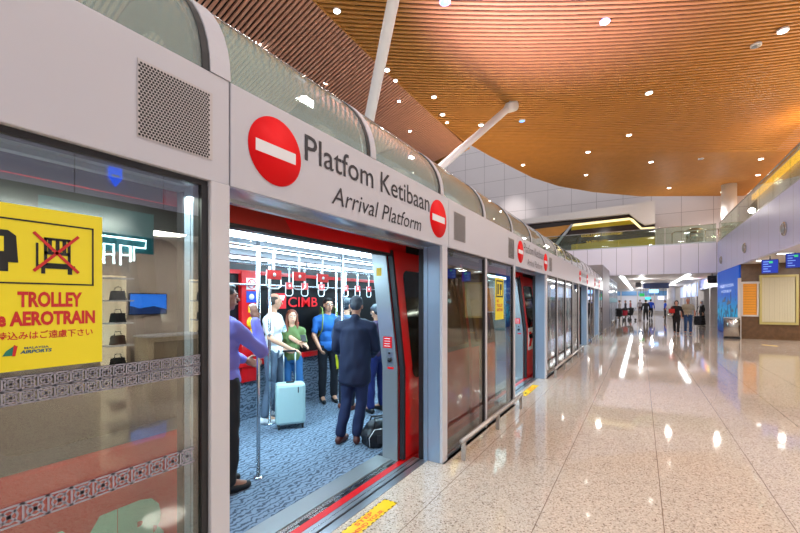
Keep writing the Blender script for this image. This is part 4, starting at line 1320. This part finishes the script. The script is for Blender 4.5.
# man in white T-shirt, leaning over suitcase handle, head turned to his right
p2 = person('balding man in white T shirt and grey jeans with hand on the suitcase', (-4.16, 3.66, 0), math.radians(-62), 1.66, skin=(214, 160, 130), hair=(70, 55, 48),
       shirt=(238, 240, 244), trousers=(84, 98, 118), shoes=(235, 235, 235), near=True, sleeve='short', hair_style='balding', build=1.0,
       arms={-1: ((-.25, .10, 1.14), (-.10, .34, 1.04), (.1, 1, -.3), (0, 0, -1)), 1: ((.25, .05, 1.14), (.14, .30, .98), (-.2, 1, -.3), (0, 0, -1))},
       legs={-1: ((-.12, .04, .5), (-.10, .02, .09), 0.1), 1: ((.14, .02, .5), (.26, -.02, .09), -.5)}, turn=math.radians(45), nod=-.05)
p3 = person('woman with reddish long hair in green top and jeans leaning by the window', (-4.15, 3.98, 0), math.radians(-125), 1.43, skin=(226, 170, 140), hair=(120, 58, 34),
       shirt=(98, 118, 66), trousers=(40, 95, 150), shoes=(235, 238, 240), near=True, female=True, hair_style='long', sleeve='short', build=.92,
       arms={-1: ((-.22, .06, 1.13), (-.12, .26, 1.20), (.2, 1, .5), (0, .2, -1)), 1: ((.22, .06, 1.12), (.06, .25, 1.06), (-.6, 1, .1), (0, 0, 1))},
       legs={-1: ((-.1, .12, .5), (-.12, .26, .09), 0.3), 1: ((.09, .04, .5), (.08, .05, .09), 0)}, turn=.05)
p4 = person('man with glasses in blue polo shirt and backpack by the far wall', (-4.14, 4.72, 0), math.radians(-125), 1.60, skin=(196, 140, 112), hair=(20, 18, 18),
       shirt=(28, 92, 165), trousers=(22, 24, 34), shoes=(25, 25, 28), near=True, sleeve='short', build=.95,
       arms={-1: ((-.25, .02, 1.12), (-.10, .22, .98), (.3, 1, -.3), (0, .2, -1)), 1: ((.25, .04, 1.12), (.20, .22, .95))}, turn=.1)
p5 = person('man in navy suit seen from behind, standing beside the black bag', (-2.70, 3.52, 0), math.radians(25), 1.60, skin=(190, 135, 110), hair=(52, 56, 66),
       shirt=(18, 26, 56), trousers=(24, 34, 72), shoes=(88, 40, 34), near=True, jacket=True, build=.98,
       arms={-1: ((-.25, .06, 1.12), (-.16, .24, 1.0)), 1: ((.25, .07, 1.12), (.16, .25, 1.02))},
       legs={-1: ((-.10, .01, .5), (-.17, -.06, .09), 0.25), 1: ((.08, .0, .5), (.03, -.04, .09), -.15)}, nod=-.6, bend=.08)
p6 = person('dark haired man half hidden behind the left shoulder of the navy suit', (-3.62, 4.52, 0), math.radians(-10), 1.60, skin=(200, 150, 122), hair=(30, 38, 50),
       shirt=(70, 90, 120), trousers=(30, 36, 50), shoes=(120, 60, 44), near=True, build=.9)
p7 = person('person with blue trousers and black shoes mostly hidden right of the navy suit', (-3.16, 4.62, 0), math.radians(80), 1.50, skin=(200, 150, 122), hair=(30, 38, 50),
       shirt=(60, 40, 70), trousers=(24, 34, 96), shoes=(20, 20, 24), near=True, build=.9,
       legs={-1: ((-.11, .03, .5), (-.12, .02, .09), 0.2), 1: ((.13, .03, .5), (.14, .02, .09), 0)}, nod=-.5)
# details of clothing
# glasses on p4
gl = MB()
for k in (-1, 1):
    c = Matrix.Rotation(.1, 3, 'Z') @ Vector((k * .032, .097, .012))
    cc = head_pt(p4, c)
    gl.tube([cc + Vector((.022 * math.cos(a * PI / 6), 0, .017 * math.sin(a * PI / 6))) for a in range(12)], .0022, 5, closed=True)
gl.tube([head_pt(p4, (-.075, .0, .015)), head_pt(p4, (-.06, .095, .015))], .002, 5); gl.tube([head_pt(p4, (.075, .0, .015)), head_pt(p4, (.05, .1, .015))], .002, 5)
gl.build('glasses', M['black'], p4)
# backpack with green straps
t = thing('backpack', 'olive backpack with lime straps worn by the man in blue', 'backpack', (-4.14, 4.72, 1.0), math.radians(-125))
bb = MB(); bb.ell((0, -.2, .18), (.15, .08, .22), 10)
remesh(bb, .012, 'pack', cm((88, 98, 50)), t, .01)
st = MB()
for k in (-1, 1):
    st.tube([(k * .1, -.14, .36), (k * .105, -.06, .46), (k * .105, .06, .44), (k * .11, .135, .3), (k * .12, .125, .12), (k * .15, .02, .02), (k * .12, -.13, .0)], .010, 6)
st.build('straps', cm((120, 138, 66)), t)
# shirt print on p2
text('shirt_print', 'EN', cm((60, 140, 200)), (-.05, .152, 1.17), (1, 0, 0), ZU, .12, .06, p2, bold=.03)
# phone in the woman's hand
o = MB().box(-.035, .035, -.005, .005, -.07, .07).build('smartphone', M['black'], None, bevel=.004)
o.location = (-4.33, 3.98, 1.04); o.rotation_euler = (.6, .2, 1.0)
w3 = p3.matrix_world
s3 = 1.46 / 1.75
import mathutils
def local_to_world(t, v):
    return Vector(t.location) + Matrix.Rotation(t.rotation_euler.z, 3, 'Z') @ Vector(v)
o.location = local_to_world(p3, Vector((-.125, .36, 1.265)) * s3)
o.rotation_euler = (1.0, 0, math.radians(-125))
tag(o, 'dark phone held up by the woman in green', 'phone')
# yellow carrier bag
c = Vector((-3.96, 4.86, .50))
t = thing('carrier_bag', 'bright yellow plastic bag held by the man in blue', 'bag', c, math.radians(-125))
bb = MB(); bb.prism([(-.11, 0), (.11, 0), (.13, .2), (.07, .3), (-.07, .3), (-.13, .2)], -.035, .035, 'y')
remesh(bb, .012, 'bag_body', cm((226, 224, 40)), t, .02)
MB().prism([(-.06, .1), (.06, .1), (.06, .19), (-.06, .19)], .036, .05, 'y').build('bag_print', M['white'], t)
MB().tube([(-.05, 0, .28), (-.03, -.02, .33), (.03, -.02, .33), (.05, 0, .28)], .006, 6).build('bag_handle', cm((226, 224, 40)), t)
# suitcase
t = thing('suitcase', 'mint green hard shell suitcase standing on the train carpet', 'suitcase', (-3.70, 3.52, 0), math.radians(52))
mint = mat('suitcase_mint', (178, 205, 205), .35, coat=.2)
MB().box(-.175, .175, -.11, .11, .055, .545).build('shell', mint, t, bevel=.035)
gr = MB()
for k in range(5): gr.box(-.13 + k * .058, -.122 + k * .058, -.1135, -.109, .1, .5)
gr.build('ribs', mint, t)
MB().box(-.176, .176, -.004, .004, .06, .545).build('zip', M['silver'], t, bevel=.003)
for x in (-.14, .14):
    for y in (-.08, .08):
        w = MB().box(x - .012, x + .012, y - .012, y + .012, .035, .06).build('wheel_fork', M['dark'], t)
        MB().lathe((x, y, .027), [(.026, -.01), (.026, .01)], 16, axis='x').build('wheel', M['dark'], w)
tr = MB()
for x in (-.07, .07): tr.tube([(x, .07, .54), (x, .07, .92)], .008, 8)
tr.build('telescopic_bars', M['silver'], t)
MB().box(-.085, .085, .055, .085, .915, .94).build('pull_handle', M['dark'], t, bevel=.006)
MB().box(-.05, .05, -.02, .02, .545, .562).build('top_handle', M['dark'], t, bevel=.006)
MB().box(.175, .188, -.02, .02, .22, .36).build('side_handle', M['dark'], t, bevel=.004)
MB().box(.08, .09, -.118, -.112, .44, .51).build('badge', M['dark'], t)
# duffel bag
t = thing('duffel_bag', 'black duffel bag with pale piping on the floor by the door jamb', 'bag', (-2.43, 3.60, 0), math.radians(55))
bb = MB(); bb.ell((0, 0, .12), (.20, .12, .12), 12); bb.box(-.17, .17, -.11, .11, .005, .14); bb.ell((-.03, 0, .2), (.13, .09, .07), 8)
remesh(bb, .012, 'bag_body', cm((28, 28, 34), .5), t, .02)
MB().tube([(-.15, -.118, .02), (-.16, -.12, .12), (-.10, -.12, .2), (.1, -.12, .2), (.16, -.12, .12), (.15, -.118, .02)], .004, 5).build('piping', M['white'], t)
MB().tube([(-.09, -.08, .2), (-.07, -.05, .3), (.07, -.04, .3), (.09, -.07, .2)], .011, 6).tube([(-.09, .08, .2), (-.07, .06, .29), (.07, .05, .29), (.09, .07, .2)], .011, 6).build('handles', cm((28, 28, 34), .5), t)
MB().box(-.07, .07, -.135, -.12, .05, .14).build('front_pocket', cm((45, 45, 52), .5), t, bevel=.006)

# concourse people
def walker(px, py, h, lb, **k):
    p = on_floor(px, py)
    return person(lb, (p.x, p.y, 0), k.pop('rz', 0), h, **k)
couple1 = walker(676.5, 334.0, 1.58, 'woman in black walking towards the camera with a red handbag', rz=math.radians(170), shirt=(26, 22, 26), trousers=(24, 22, 26), shoes=(60, 40, 38),
       hair=(45, 25, 20), female=True, hair_style='bob', skin=(215, 160, 135), arms={1: ((.24, .05, 1.12), (.18, .22, 1.05)), -1: ((-.27, -.02, 1.12), (-.28, .02, .88))},
       legs={-1: ((-.09, .1, .5), (-.08, .12, .09), 0), 1: ((.09, .0, .5), (.09, -.12, .11), 0)})
couple2 = walker(688, 333.6, 1.68, 'bald man in beige shirt and jeans walking beside the woman in black', rz=math.radians(178), shirt=(176, 164, 140), trousers=(52, 84, 130), shoes=(90, 100, 120),
       hair=(120, 90, 75), hair_style='balding', skin=(206, 140, 110), build=1.15, sleeve='short',
       legs={-1: ((-.1, .06, .5), (-.1, .08, .09), 0), 1: ((.1, .02, .5), (.1, -.08, .1), 0)})
b = local_to_world(couple2, (-.36, .02, .42))
t = thing('shoulder_bag', 'black travel bag carried by the bald man in beige', 'bag', b)
bb = MB().box(-.13, .13, -.09, .09, 0, .42)
remesh(bb, .02, 'bag_body', cm((20, 20, 22)), t, .02, smooth=4)
MB().tube([(-.08, 0, .4), (-.05, 0, .62), (.05, 0, .9)], .012, 6).build('bag_strap', M['black'], t)
b = local_to_world(couple1, (.16, .2, .98))
t = thing('handbag', 'red handbag under the arm of the woman in black', 'bag', b)
bb = MB().box(-.12, .12, -.05, .05, 0, .2)
remesh(bb, .02, 'bag_body', cm((190, 40, 36)), t, .01, smooth=3)
MB().tube([(-.08, 0, .18), (0, 0, .3), (.08, 0, .18)], .01, 6).build('bag_strap', cm((190, 40, 36)), t)
walker(645.8, 321.0, 1.66, 'person in black walking away, nearest of the far group', rz=.1, shirt=(20, 22, 26), trousers=(20, 20, 24), legs={-1: ((-.1, .12, .5), (-.1, .2, .09), 0), 1: ((.1, .0, .5), (.1, -.2, .12), 0)})
walker(650.8, 317.8, 1.72, 'person in royal blue jacket walking away beside the one in black', rz=-.2, shirt=(24, 70, 190), trousers=(22, 24, 34), legs={-1: ((-.1, .05, .5), (-.1, .05, .09), 0), 1: ((.1, .05, .5), (.1, -.2, .12), 0)})
walker(665.2, 317.2, 1.62, 'person in blue T shirt standing alone in the far concourse', rz=1.8, shirt=(26, 80, 205), trousers=(20, 22, 30), sleeve='short')
walker(702, 325.3, 1.58, 'woman with grey headscarf and long black dress by the shop entrance', rz=math.radians(110), shirt=(22, 20, 24), trousers=(22, 20, 24), head_cloth=(150, 150, 160), skirt=.12, female=True)
walker(640, 314.2, 1.7, 'distant person in pale shirt left of the group in black and blue', rz=.3, shirt=(170, 160, 165), trousers=(90, 60, 60))
walker(636.5, 312.6, 1.7, 'distant person in dark red top near the green exit sign', rz=3.0, shirt=(120, 50, 55), trousers=(40, 40, 50))
walker(660.5, 312.8, 1.7, 'distant person in dark clothes behind the one in blue T shirt', rz=0, shirt=(50, 60, 50), trousers=(30, 30, 34))
walker(667.5, 312.0, 1.66, 'distant person in grey near the pale column', rz=2, shirt=(90, 92, 100), trousers=(40, 42, 50))
for (px, py, c, lb) in ((619.5, 318, (150, 140, 140), 'person in grey behind the row of strollers, left one'), (625.5, 315.5, (60, 50, 60), 'person in dark top behind the row of strollers, middle one'),
                     (630.5, 314.5, (170, 100, 100), 'person in pink behind the row of strollers, right one')):
    walker(px, py, 1.62, lb, rz=1.5, shirt=c, trousers=(30, 30, 36))
# strollers
for i, (px, py, c, lb) in enumerate(((619.2, 322.6, (28, 26, 30), 'black stroller in the far left row, leftmost'), (624.5, 321.2, (150, 24, 44), 'stroller with crimson seat in the far left row, middle'), (630.0, 320.6, (30, 30, 32), 'dark stroller in the far left row, rightmost'))):
    p = on_floor(px, py)
    t = thing('baby_stroller', lb, 'stroller', p, .4 * i, 'row of strollers')
    fr = MB()
    for s_ in (-.22, .22): fr.tube([(s_, -.35, 1.0), (s_, .1, .45), (s_, .38, .12)], .014, 6).tube([(s_, -.3, .12), (s_, .1, .5)], .014, 6)
    fr.tube([(-.22, -.35, 1.0), (.22, -.35, 1.0)], .018, 6)
    fr.build('frame', M['dark'], t)
    sb = MB(); sb.ell((0, .02, .52), (.21, .26, .12), 8); sb.ell((0, -.14, .72), (.2, .09, .24), 8)
    remesh(sb, .02, 'seat', cm(c), t, .01)
    hb = MB(); hb.ell((0, -.1, .92), (.22, .22, .12), 8)
    remesh(hb, .02, 'hood', cm((25, 25, 28)), t, .01)
    for (x, y) in ((-.22, .38), (.22, .38), (-.22, -.3), (.22, -.3)):
        MB().lathe((x, y, .09), [(.09, -.02), (.09, .02)], 16, axis='x').build('wheel', M['dark'], t)

# ------------------------------------------------------------------ far concourse fittings
for (x, ya, yb, lb) in ((-1.02, 28, 60, 'long ceiling light strip on the left of the far concourse'), (2.32, 28, 40, 'dashed ceiling light strip on the right of the far concourse'), (-6, 42, 70, 'bright light strip above the far left seating')):
    t = thing('ceiling_light_strip', lb, 'ceiling light', (x, ya, 3.06))
    y = 0; 
    while y < yb - ya:
        MB().box(-.12, .12, y, y + 1.1, -.03, .0).build('lamp_panel', M['strip'], t); y += 1.9 if x > 0 else 1.4
for (x, y) in ((0, 32), (0, 40), (1, 50), (0, 57), (2.8, 34), (2.5, 46), (-6, 46), (-6, 55)):
    light('concourse_fill', 'POINT', 85, (x, y, 2.7), size=.1, col=(1, .98, .97))  # added point fills that brighten the far concourse
def hang_sign(pxl, pxr, pyt, pyb, y, col, lb, emit=None, es=0, txt=None, txtcol=None):
    x0, zt = at_y(pxl, pyt, y); x1, _ = at_y(pxr, pyt, y); _, zb = at_y(pxl, pyb, y)
    t = thing('hanging_sign', lb, 'sign', ((x0 + x1) / 2, y, (zt + zb) / 2))
    w, hh = (x1 - x0) / 2, abs(zt - zb) / 2
    MB().box(-w, w, -.06, .06, -hh, hh).build('sign_board', mat('sign_board', col, .4, emit=emit, es=es), t)
    if (zt + zb) / 2 + hh < 3.0: MB().tube([(-w * .7, 0, hh), (-w * .7, 0, 3.07 - (zt + zb) / 2)], .02, 6).tube([(w * .7, 0, hh), (w * .7, 0, 3.07 - (zt + zb) / 2)], .02, 6).build('hanger', M['dark'], t)
    if txt: text('lettering', txt, mat('sign_text', txtcol, .4, emit=txtcol, es=1.2), (-w * .85, -.065, -hh * .5), (1, 0, 0), ZU, w * 1.7, hh * 1.0, t, bold=.02)
    return t
hang_sign(643, 669, 281.5, 288.5, 40, (18, 40, 90), 'wide dark blue overhead banner across the far concourse')
hang_sign(635.5, 641, 282.5, 287, 38, (30, 34, 50), 'small dark overhead sign left of the wide blue banner')
hang_sign(639.5, 644.5, 293.5, 296.5, 45, (10, 120, 60), 'small green exit sign below the wide banner', (10, 160, 70), 1.2)
hang_sign(649, 658.5, 289.5, 293, 44, (120, 170, 220), 'bright bluish lit sign under the banner', (150, 200, 255), 2.2)
hang_sign(645, 651, 297, 300, 52, (40, 140, 150), 'tiny teal lit sign far down the concourse', (60, 190, 190), 1.5)
hang_sign(658, 664, 296, 299.5, 50, (190, 200, 220), 'tiny white lit sign far down the concourse', (210, 220, 250), 2)
# right side shops of the concourse
struct(MB().box(3.56, 3.9, 36, 75, 0, 3.07).build('wall_concourse_right', M['wall_plain']))
struct(MB().box(3.9, 12, 27.1, 27.3, 0, 3.07).build('wall_shop_front', M['wall_plain']))
t = thing('corner_shop', 'dark shop entrance with a blue fascia sign beyond the blue mural', 'shop front', (3.6, 27.3, 0))
MB().box(0, .3, 0, .4, 0, 2.5).build('side_pier', M['wall_plain'], t)
MB().box(1.2, 1.5, 0, 8.6, 0, 3.0).build('shop_back', mat('shop_dark_brown', (70, 48, 38), .5), t)
MB().box(0, .12, .4, 8.6, 2.35, 3.02).build('fascia', mat('fascia_blue', (70, 80, 150), .4), t)
MB().box(-.01, 0, 4.4, 5.6, 2.5, 2.9).build('sign_patch_red', mat('patch_red', (220, 60, 40), .4, emit=(230, 70, 40), es=1.0), t)
MB().box(-.01, 0, 3.5, 4.4, 2.5, 2.9).build('sign_patch_yellow', mat('patch_yellow', (240, 210, 60), .4, emit=(240, 210, 60), es=1.2), t)
MB().box(0, .25, 3.2, 3.6, 0, 2.35).build('side_pier', M['wall_plain'], t)
rk = MB()
for k in range(6): rk.box(.5, .9, .8, 2.6, .25 + k * .32, .29 + k * .32)
rk.box(.9, .95, .8, 2.6, 0, 2.1)
rk.build('display_rack', M['dark'], t)
cols = [(190, 60, 90), (220, 200, 210), (80, 90, 150), (200, 110, 60)]
for q in range(4):
    it = MB()
    for k in range(6):
        for j in range(9):
            if (j + k) % 4 == q: it.box(.55, .85, .85 + j * .19, .97 + j * .19, .29 + k * .32, .45 + k * .32)
    o = it.build('rack_goods', cm(cols[q]), t); o['kind'] = 'stuff'
t = thing('lit_front', 'bright bluish shop window further down the concourse on the right', 'shop front', (3.5, 36.2, 0))
MB().box(-.02, .04, 0, 14, 1.9, 2.9).build('lit_fascia', mat('lit_blue_white', (190, 210, 240), .4, emit=(170, 195, 245), es=.6), t)
MB().box(-.02, .04, 0, 14, 0, 1.88).build('shop_glazing', mat('shop_glazing', (120, 110, 112), .1), t)
for y in (0, 3.5, 7, 10.5): MB().box(-.06, .0, y, y + .3, 0, 3.0).build('pier', M['wall_plain'], t)
t = thing('lit_front', 'wide pale glowing front added to brighten the far end of the concourse', 'shop front', (-6, 59.9, 0))  # made-up glowing front, added because the concourse end came out dark
MB().box(0, 9.4, -.05, 0, .3, 2.2).build('shop_glazing', mat('end_glow', (200, 200, 210), .4, emit=(190, 195, 215), es=.22), t)
MB().box(0, 9.4, -.12, 0, 2.25, 2.8).build('lit_fascia', mat('end_fascia_glow', (90, 130, 170), .4, emit=(90, 140, 190), es=.4), t)
for k in range(6): MB().box(k * 1.85, k * 1.85 + .12, -.14, -.06, 0, 2.9).build('mullion', M['wall_plain'], t)
p = on_floor(671, 316)
t = thing('round_column', 'pale round column in the far concourse behind the blue T shirt', 'column', (p.x, p.y, 0))
MB().lathe((0, 0, 0), [(.35, 0), (.35, 3.06)], 20).build('shaft', M['wall_plain'], t)
MB().lathe((0, 0, 0), [(.38, 0), (.38, .15)], 20).build('base_ring', M['steel'], t)
# glazed partition on the concourse left
t = thing('glazed_partition', 'dark glazed partition along the left of the far concourse', 'partition', (-1.70, 27.3, 0))
MB().box(-.01, .0, 0, 10.4, .05, 2.95).build('glass_wall', mat('dim_glass', (110, 112, 125), .08), t)
for k in range(7): MB().box(0, .03, k * 1.7, k * 1.7 + .06, 0, 3.0).build('mullion', M['silver'], t)
MB().box(0, .03, 0, 10.4, 1.45, 1.75).build('teal_band', mat('teal_band', (90, 150, 160), .4), t)
# dark loudspeaker at the corner
t = thing('wall_speaker', 'black loudspeaker on the corner above the shop, left of the mural', 'loudspeaker', (3.3, 27.3, 2.72))
MB().box(-.2, .2, -.12, .12, -.2, .2).build('cabinet', M['black'], t, bevel=.02)
MB().lathe((0, -.12, -.03), [(.1, 0), (.1, -.01)], 16, axis='y').build('cone', M['dark'], t)
MB().box(-.02, .02, -.02, .02, .2, .35).build('bracket', M['dark'], t)

# ------------------------------------------------------------------ shop on the right (seen mirrored in the big window)
struct(MB().box(6.6, 6.7, .8, 8.6, 0, 3.07).build('wall_shop_back', mat('shop_wall', (200, 186, 176), .6)))
struct(MB().box(3.5, 3.62, .8, 7.2, 2.72, 3.07).build('trim_11', M['dark']))
for y in (2.5, 4.6, 6.4): light('shop_lamp', 'AREA', 90, (5.2, y, 2.95), size=.8, col=(1, .92, .82))
t = thing('neon_sign', 'white angular neon sign over the shop, mirrored in the large window', 'neon sign', (3.46, 2.0, 2.2))
neon = mat('neon_white', (255, 255, 255), .4, emit=(225, 250, 255), es=22)
def nz(pts):
    out = []
    for (cx, cy) in pts:
        px, py = cx / 3.333, 160 + cy / 3.333
        X = 2 * 1.646 + 3.46
        dd = 467 * X / (641 - px); y = (dd - X * sn) / cs; z = H + (301 - py) * dd / F
        out.append((0, y - 2.0, z - 2.2))
    return out
nm = MB()
for pl in ([(162, 232), (295, 246)], [(162, 232), (164, 310)], [(190, 312), (190, 252), (243, 318), (292, 252), (292, 318)], [(306, 285), (306, 322), (345, 330)],
           [(300, 246), (487, 270), (485, 295), (447, 290), (447, 335)], [(347, 345), (347, 278), (380, 282), (380, 345)], [(347, 312), (380, 315)],
           [(402, 350), (402, 283), (435, 288), (435, 340)], [(402, 315), (435, 318)]):
    nm.tube(nz(pl), .012, 6)
nm.build('neon_tube', neon, t)
MB().box(.02, .035, .05, 1.5, .1, .75).build('back_board', mat('teal_board', (40, 110, 120), .4, emit=(30, 130, 140), es=.5), t)
t = thing('wall_television', 'blue wall screen inside the mirrored shop', 'television', (6.58, 4.97, 1.48))
MB().box(-.04, 0, -.42, .42, -.25, .25).build('casing', M['black'], t)
MB().box(-.045, -.041, -.4, .4, -.23, .23).build('screen', mat('tv_blue', (40, 110, 220), .4, emit=(40, 120, 235), es=2.5), t)
MB().prism([(-.4, -.23), (.4, -.23), (.4, -.12), (.1, -.05), (-.2, -.1), (-.4, -.04)], -.05, -.046, 'x').build('screen_landscape', mat('tv_navy', (20, 50, 110), .4, emit=(20, 50, 120), es=.8), t)
for yy, lb in ((4.0, 'left lit shelf of bags in the mirrored shop'), (5.95, 'right lit shelf of bags in the mirrored shop')):
    t = thing('display_shelf', lb, 'shelf', (6.55, yy, 0))
    MB().box(-.04, 0, 0, .48, .1, 2.1).build('lit_back', mat('shelf_glow', (255, 240, 210), .5, emit=(255, 236, 200), es=1.6), t)
    for k in range(5): MB().box(-.38, -.04, 0, .48, .1 + k * .48, .13 + k * .48).build('shelf_board', M['white'], t)
    for k in range(4):
        b = thing('handbag', '%s handbag on the %s, board %s' % (('dark', 'brown', 'black', 'grey')[k], 'left lit shelf' if yy < 5 else 'right lit shelf', ('one', 'two', 'three', 'four')[k]), 'bag', (6.35, yy + .24, .13 + k * .48), 0, 'bags on the lit shelves')
        MB().prism([(-.15, 0), (.15, 0), (.12, .2), (-.12, .2)], -.06, .06, 'x').build('bag_body', cm(((40, 36, 38), (90, 60, 44), (24, 24, 26), (80, 80, 84))[k]), b, bevel=.015)
        MB().tube([(0, -.07, .2), (0, -.05, .28), (0, .05, .28), (0, .07, .2)], .008, 6).build('bag_handle', M['dark'], b)
t = thing('shop_counter', 'pale counter with shelves inside the mirrored shop', 'counter', (6.1, 4.6, 0))
MB().box(-.3, .3, 0, 1.2, .05, .75).build('carcass', mat('counter_cream', (220, 205, 180), .4), t)
MB().box(-.33, .33, -.03, 1.23, .75, .79).build('worktop', M['white'], t)
MB().box(-.302, -.298, .1, 1.1, .15, .65).build('drawer_fronts', cm((150, 135, 115)), t)
t = thing('wall_emblem', 'small blue shield emblem on the parapet, mirrored in the large window', 'emblem', (3.49, 2.95, 3.42))
MB().prism([(-.09, .14), (.09, .14), (.09, -.02), (0, -.15), (-.09, -.02)], -.01, 0, 'x').build('shield', mat('emblem_blue', (40, 90, 230), .4, emit=(50, 100, 255), es=3), t)
MB().box(-.013, -.011, -.05, .05, .0, .03).build('shield_mark', M['white'], t)

# uplighting: violet show lamp on the guideway roof; warm uplights below are added fill
light('violet_uplight', 'SPOT', 15000, (-3.0, 7.4, 3.15), rot=(math.radians(180 - 20), math.radians(14), 0), col=(.36, .30, 1.0), size=.2, spot=72, blend=1)
light('cove_wash', 'AREA', 50, (6.2, 22, 8.3), rot=(0, math.radians(100), 0), col=(1, .65, .25), size=1.0)
for y in (13, 18, 23): light('parapet_fill', 'SPOT', 420, (-1.5, y, 7.9), rot=(0, math.radians(48), 0), col=(.88, .92, 1), size=.1, spot=60, blend=1)  # added cool fill to brighten the right parapet
for x in (-2.5, 1.2): light('parapet_fill', 'SPOT', 500, (x, 20.5, 8.4), rot=(math.radians(52), 0, 0), col=(.95, .95, 1), size=.1, spot=60, blend=1)  # added cool fill to brighten the far parapet
light('wall_wash', 'SPOT', 1400, (-9.5, 31, 13.5), rot=(math.radians(35), 0, 0), col=(1, .95, .9), size=.2, spot=45, blend=1)

for (x, y, e) in ((-6.4, 3.0, 250), (-6.6, 15.5, 900), (-6.2, 20.5, 700)):
    light('uplight_fill', 'SPOT', e, (x, y, 3.3), rot=(math.radians(180), math.radians(25), 0), col=(1, .66, .30), size=.2, spot=120, blend=1)  # added warm fill lifting the timber ceiling from the guideway side
for (x, y, e) in ((5.2, 8, 260), (5.2, 15, 260), (5.2, 22, 45)):
    light('uplight_fill', 'SPOT', e, (x, y, 4.9), rot=(math.radians(180), math.radians(-12), 0), col=(1, .66, .30), size=.2, spot=120, blend=1)  # added warm fill lifting the ceiling from the right upper floor
for (x, y, e) in ((5.2, 12, 150), (5.2, 18, 150), (5.2, 24, 150), (4, 31, 110), (1.5, 31, 110), (-2.5, 30.5, 70)):
    light('upper_floor_fill', 'POINT', e * .55, (x, y, 6.9), size=.15)  # added point fills hanging unseen in mid-air to brighten the upper floor
l = light('platform_edge_fill', 'AREA', 38, (-1.78, .3, 2.03), rot=(0, math.radians(12), 0), col=(1, .98, .95))  # added fill hidden behind the header to light the red door leaf
l.data.shape = 'RECTANGLE'; l.data.size = .04; l.data.size_y = 1.8
for y in (11, 14, 19): light('recess_lamp', 'AREA', 90, (6.5, y, 2.98), size=.8)
# ------------------------------------------------------------------ world and view
w = bpy.data.worlds.new('world'); SC.world = w; w.use_nodes = True
w.node_tree.nodes['Background'].inputs[0].default_value = (.93, .95, 1.0, 1)
w.node_tree.nodes['Background'].inputs[1].default_value = 1.0
SC.view_settings.view_transform = 'Standard'; SC.view_settings.look = 'None'
SC.view_settings.exposure = 0.0; SC.view_settings.gamma = 1.0
SC.view_settings.use_curve_mapping = False
SC.cycles.use_denoising = True
SC.cycles.max_bounces = 10; SC.cycles.transparent_max_bounces = 24; SC.cycles.diffuse_bounces = 4; SC.cycles.glossy_bounces = 5
SC.cycles.sample_clamp_indirect = 6.0
for o in list(SC.objects):
    for k in ('_hc', '_s'):
        if k in o: del o[k]
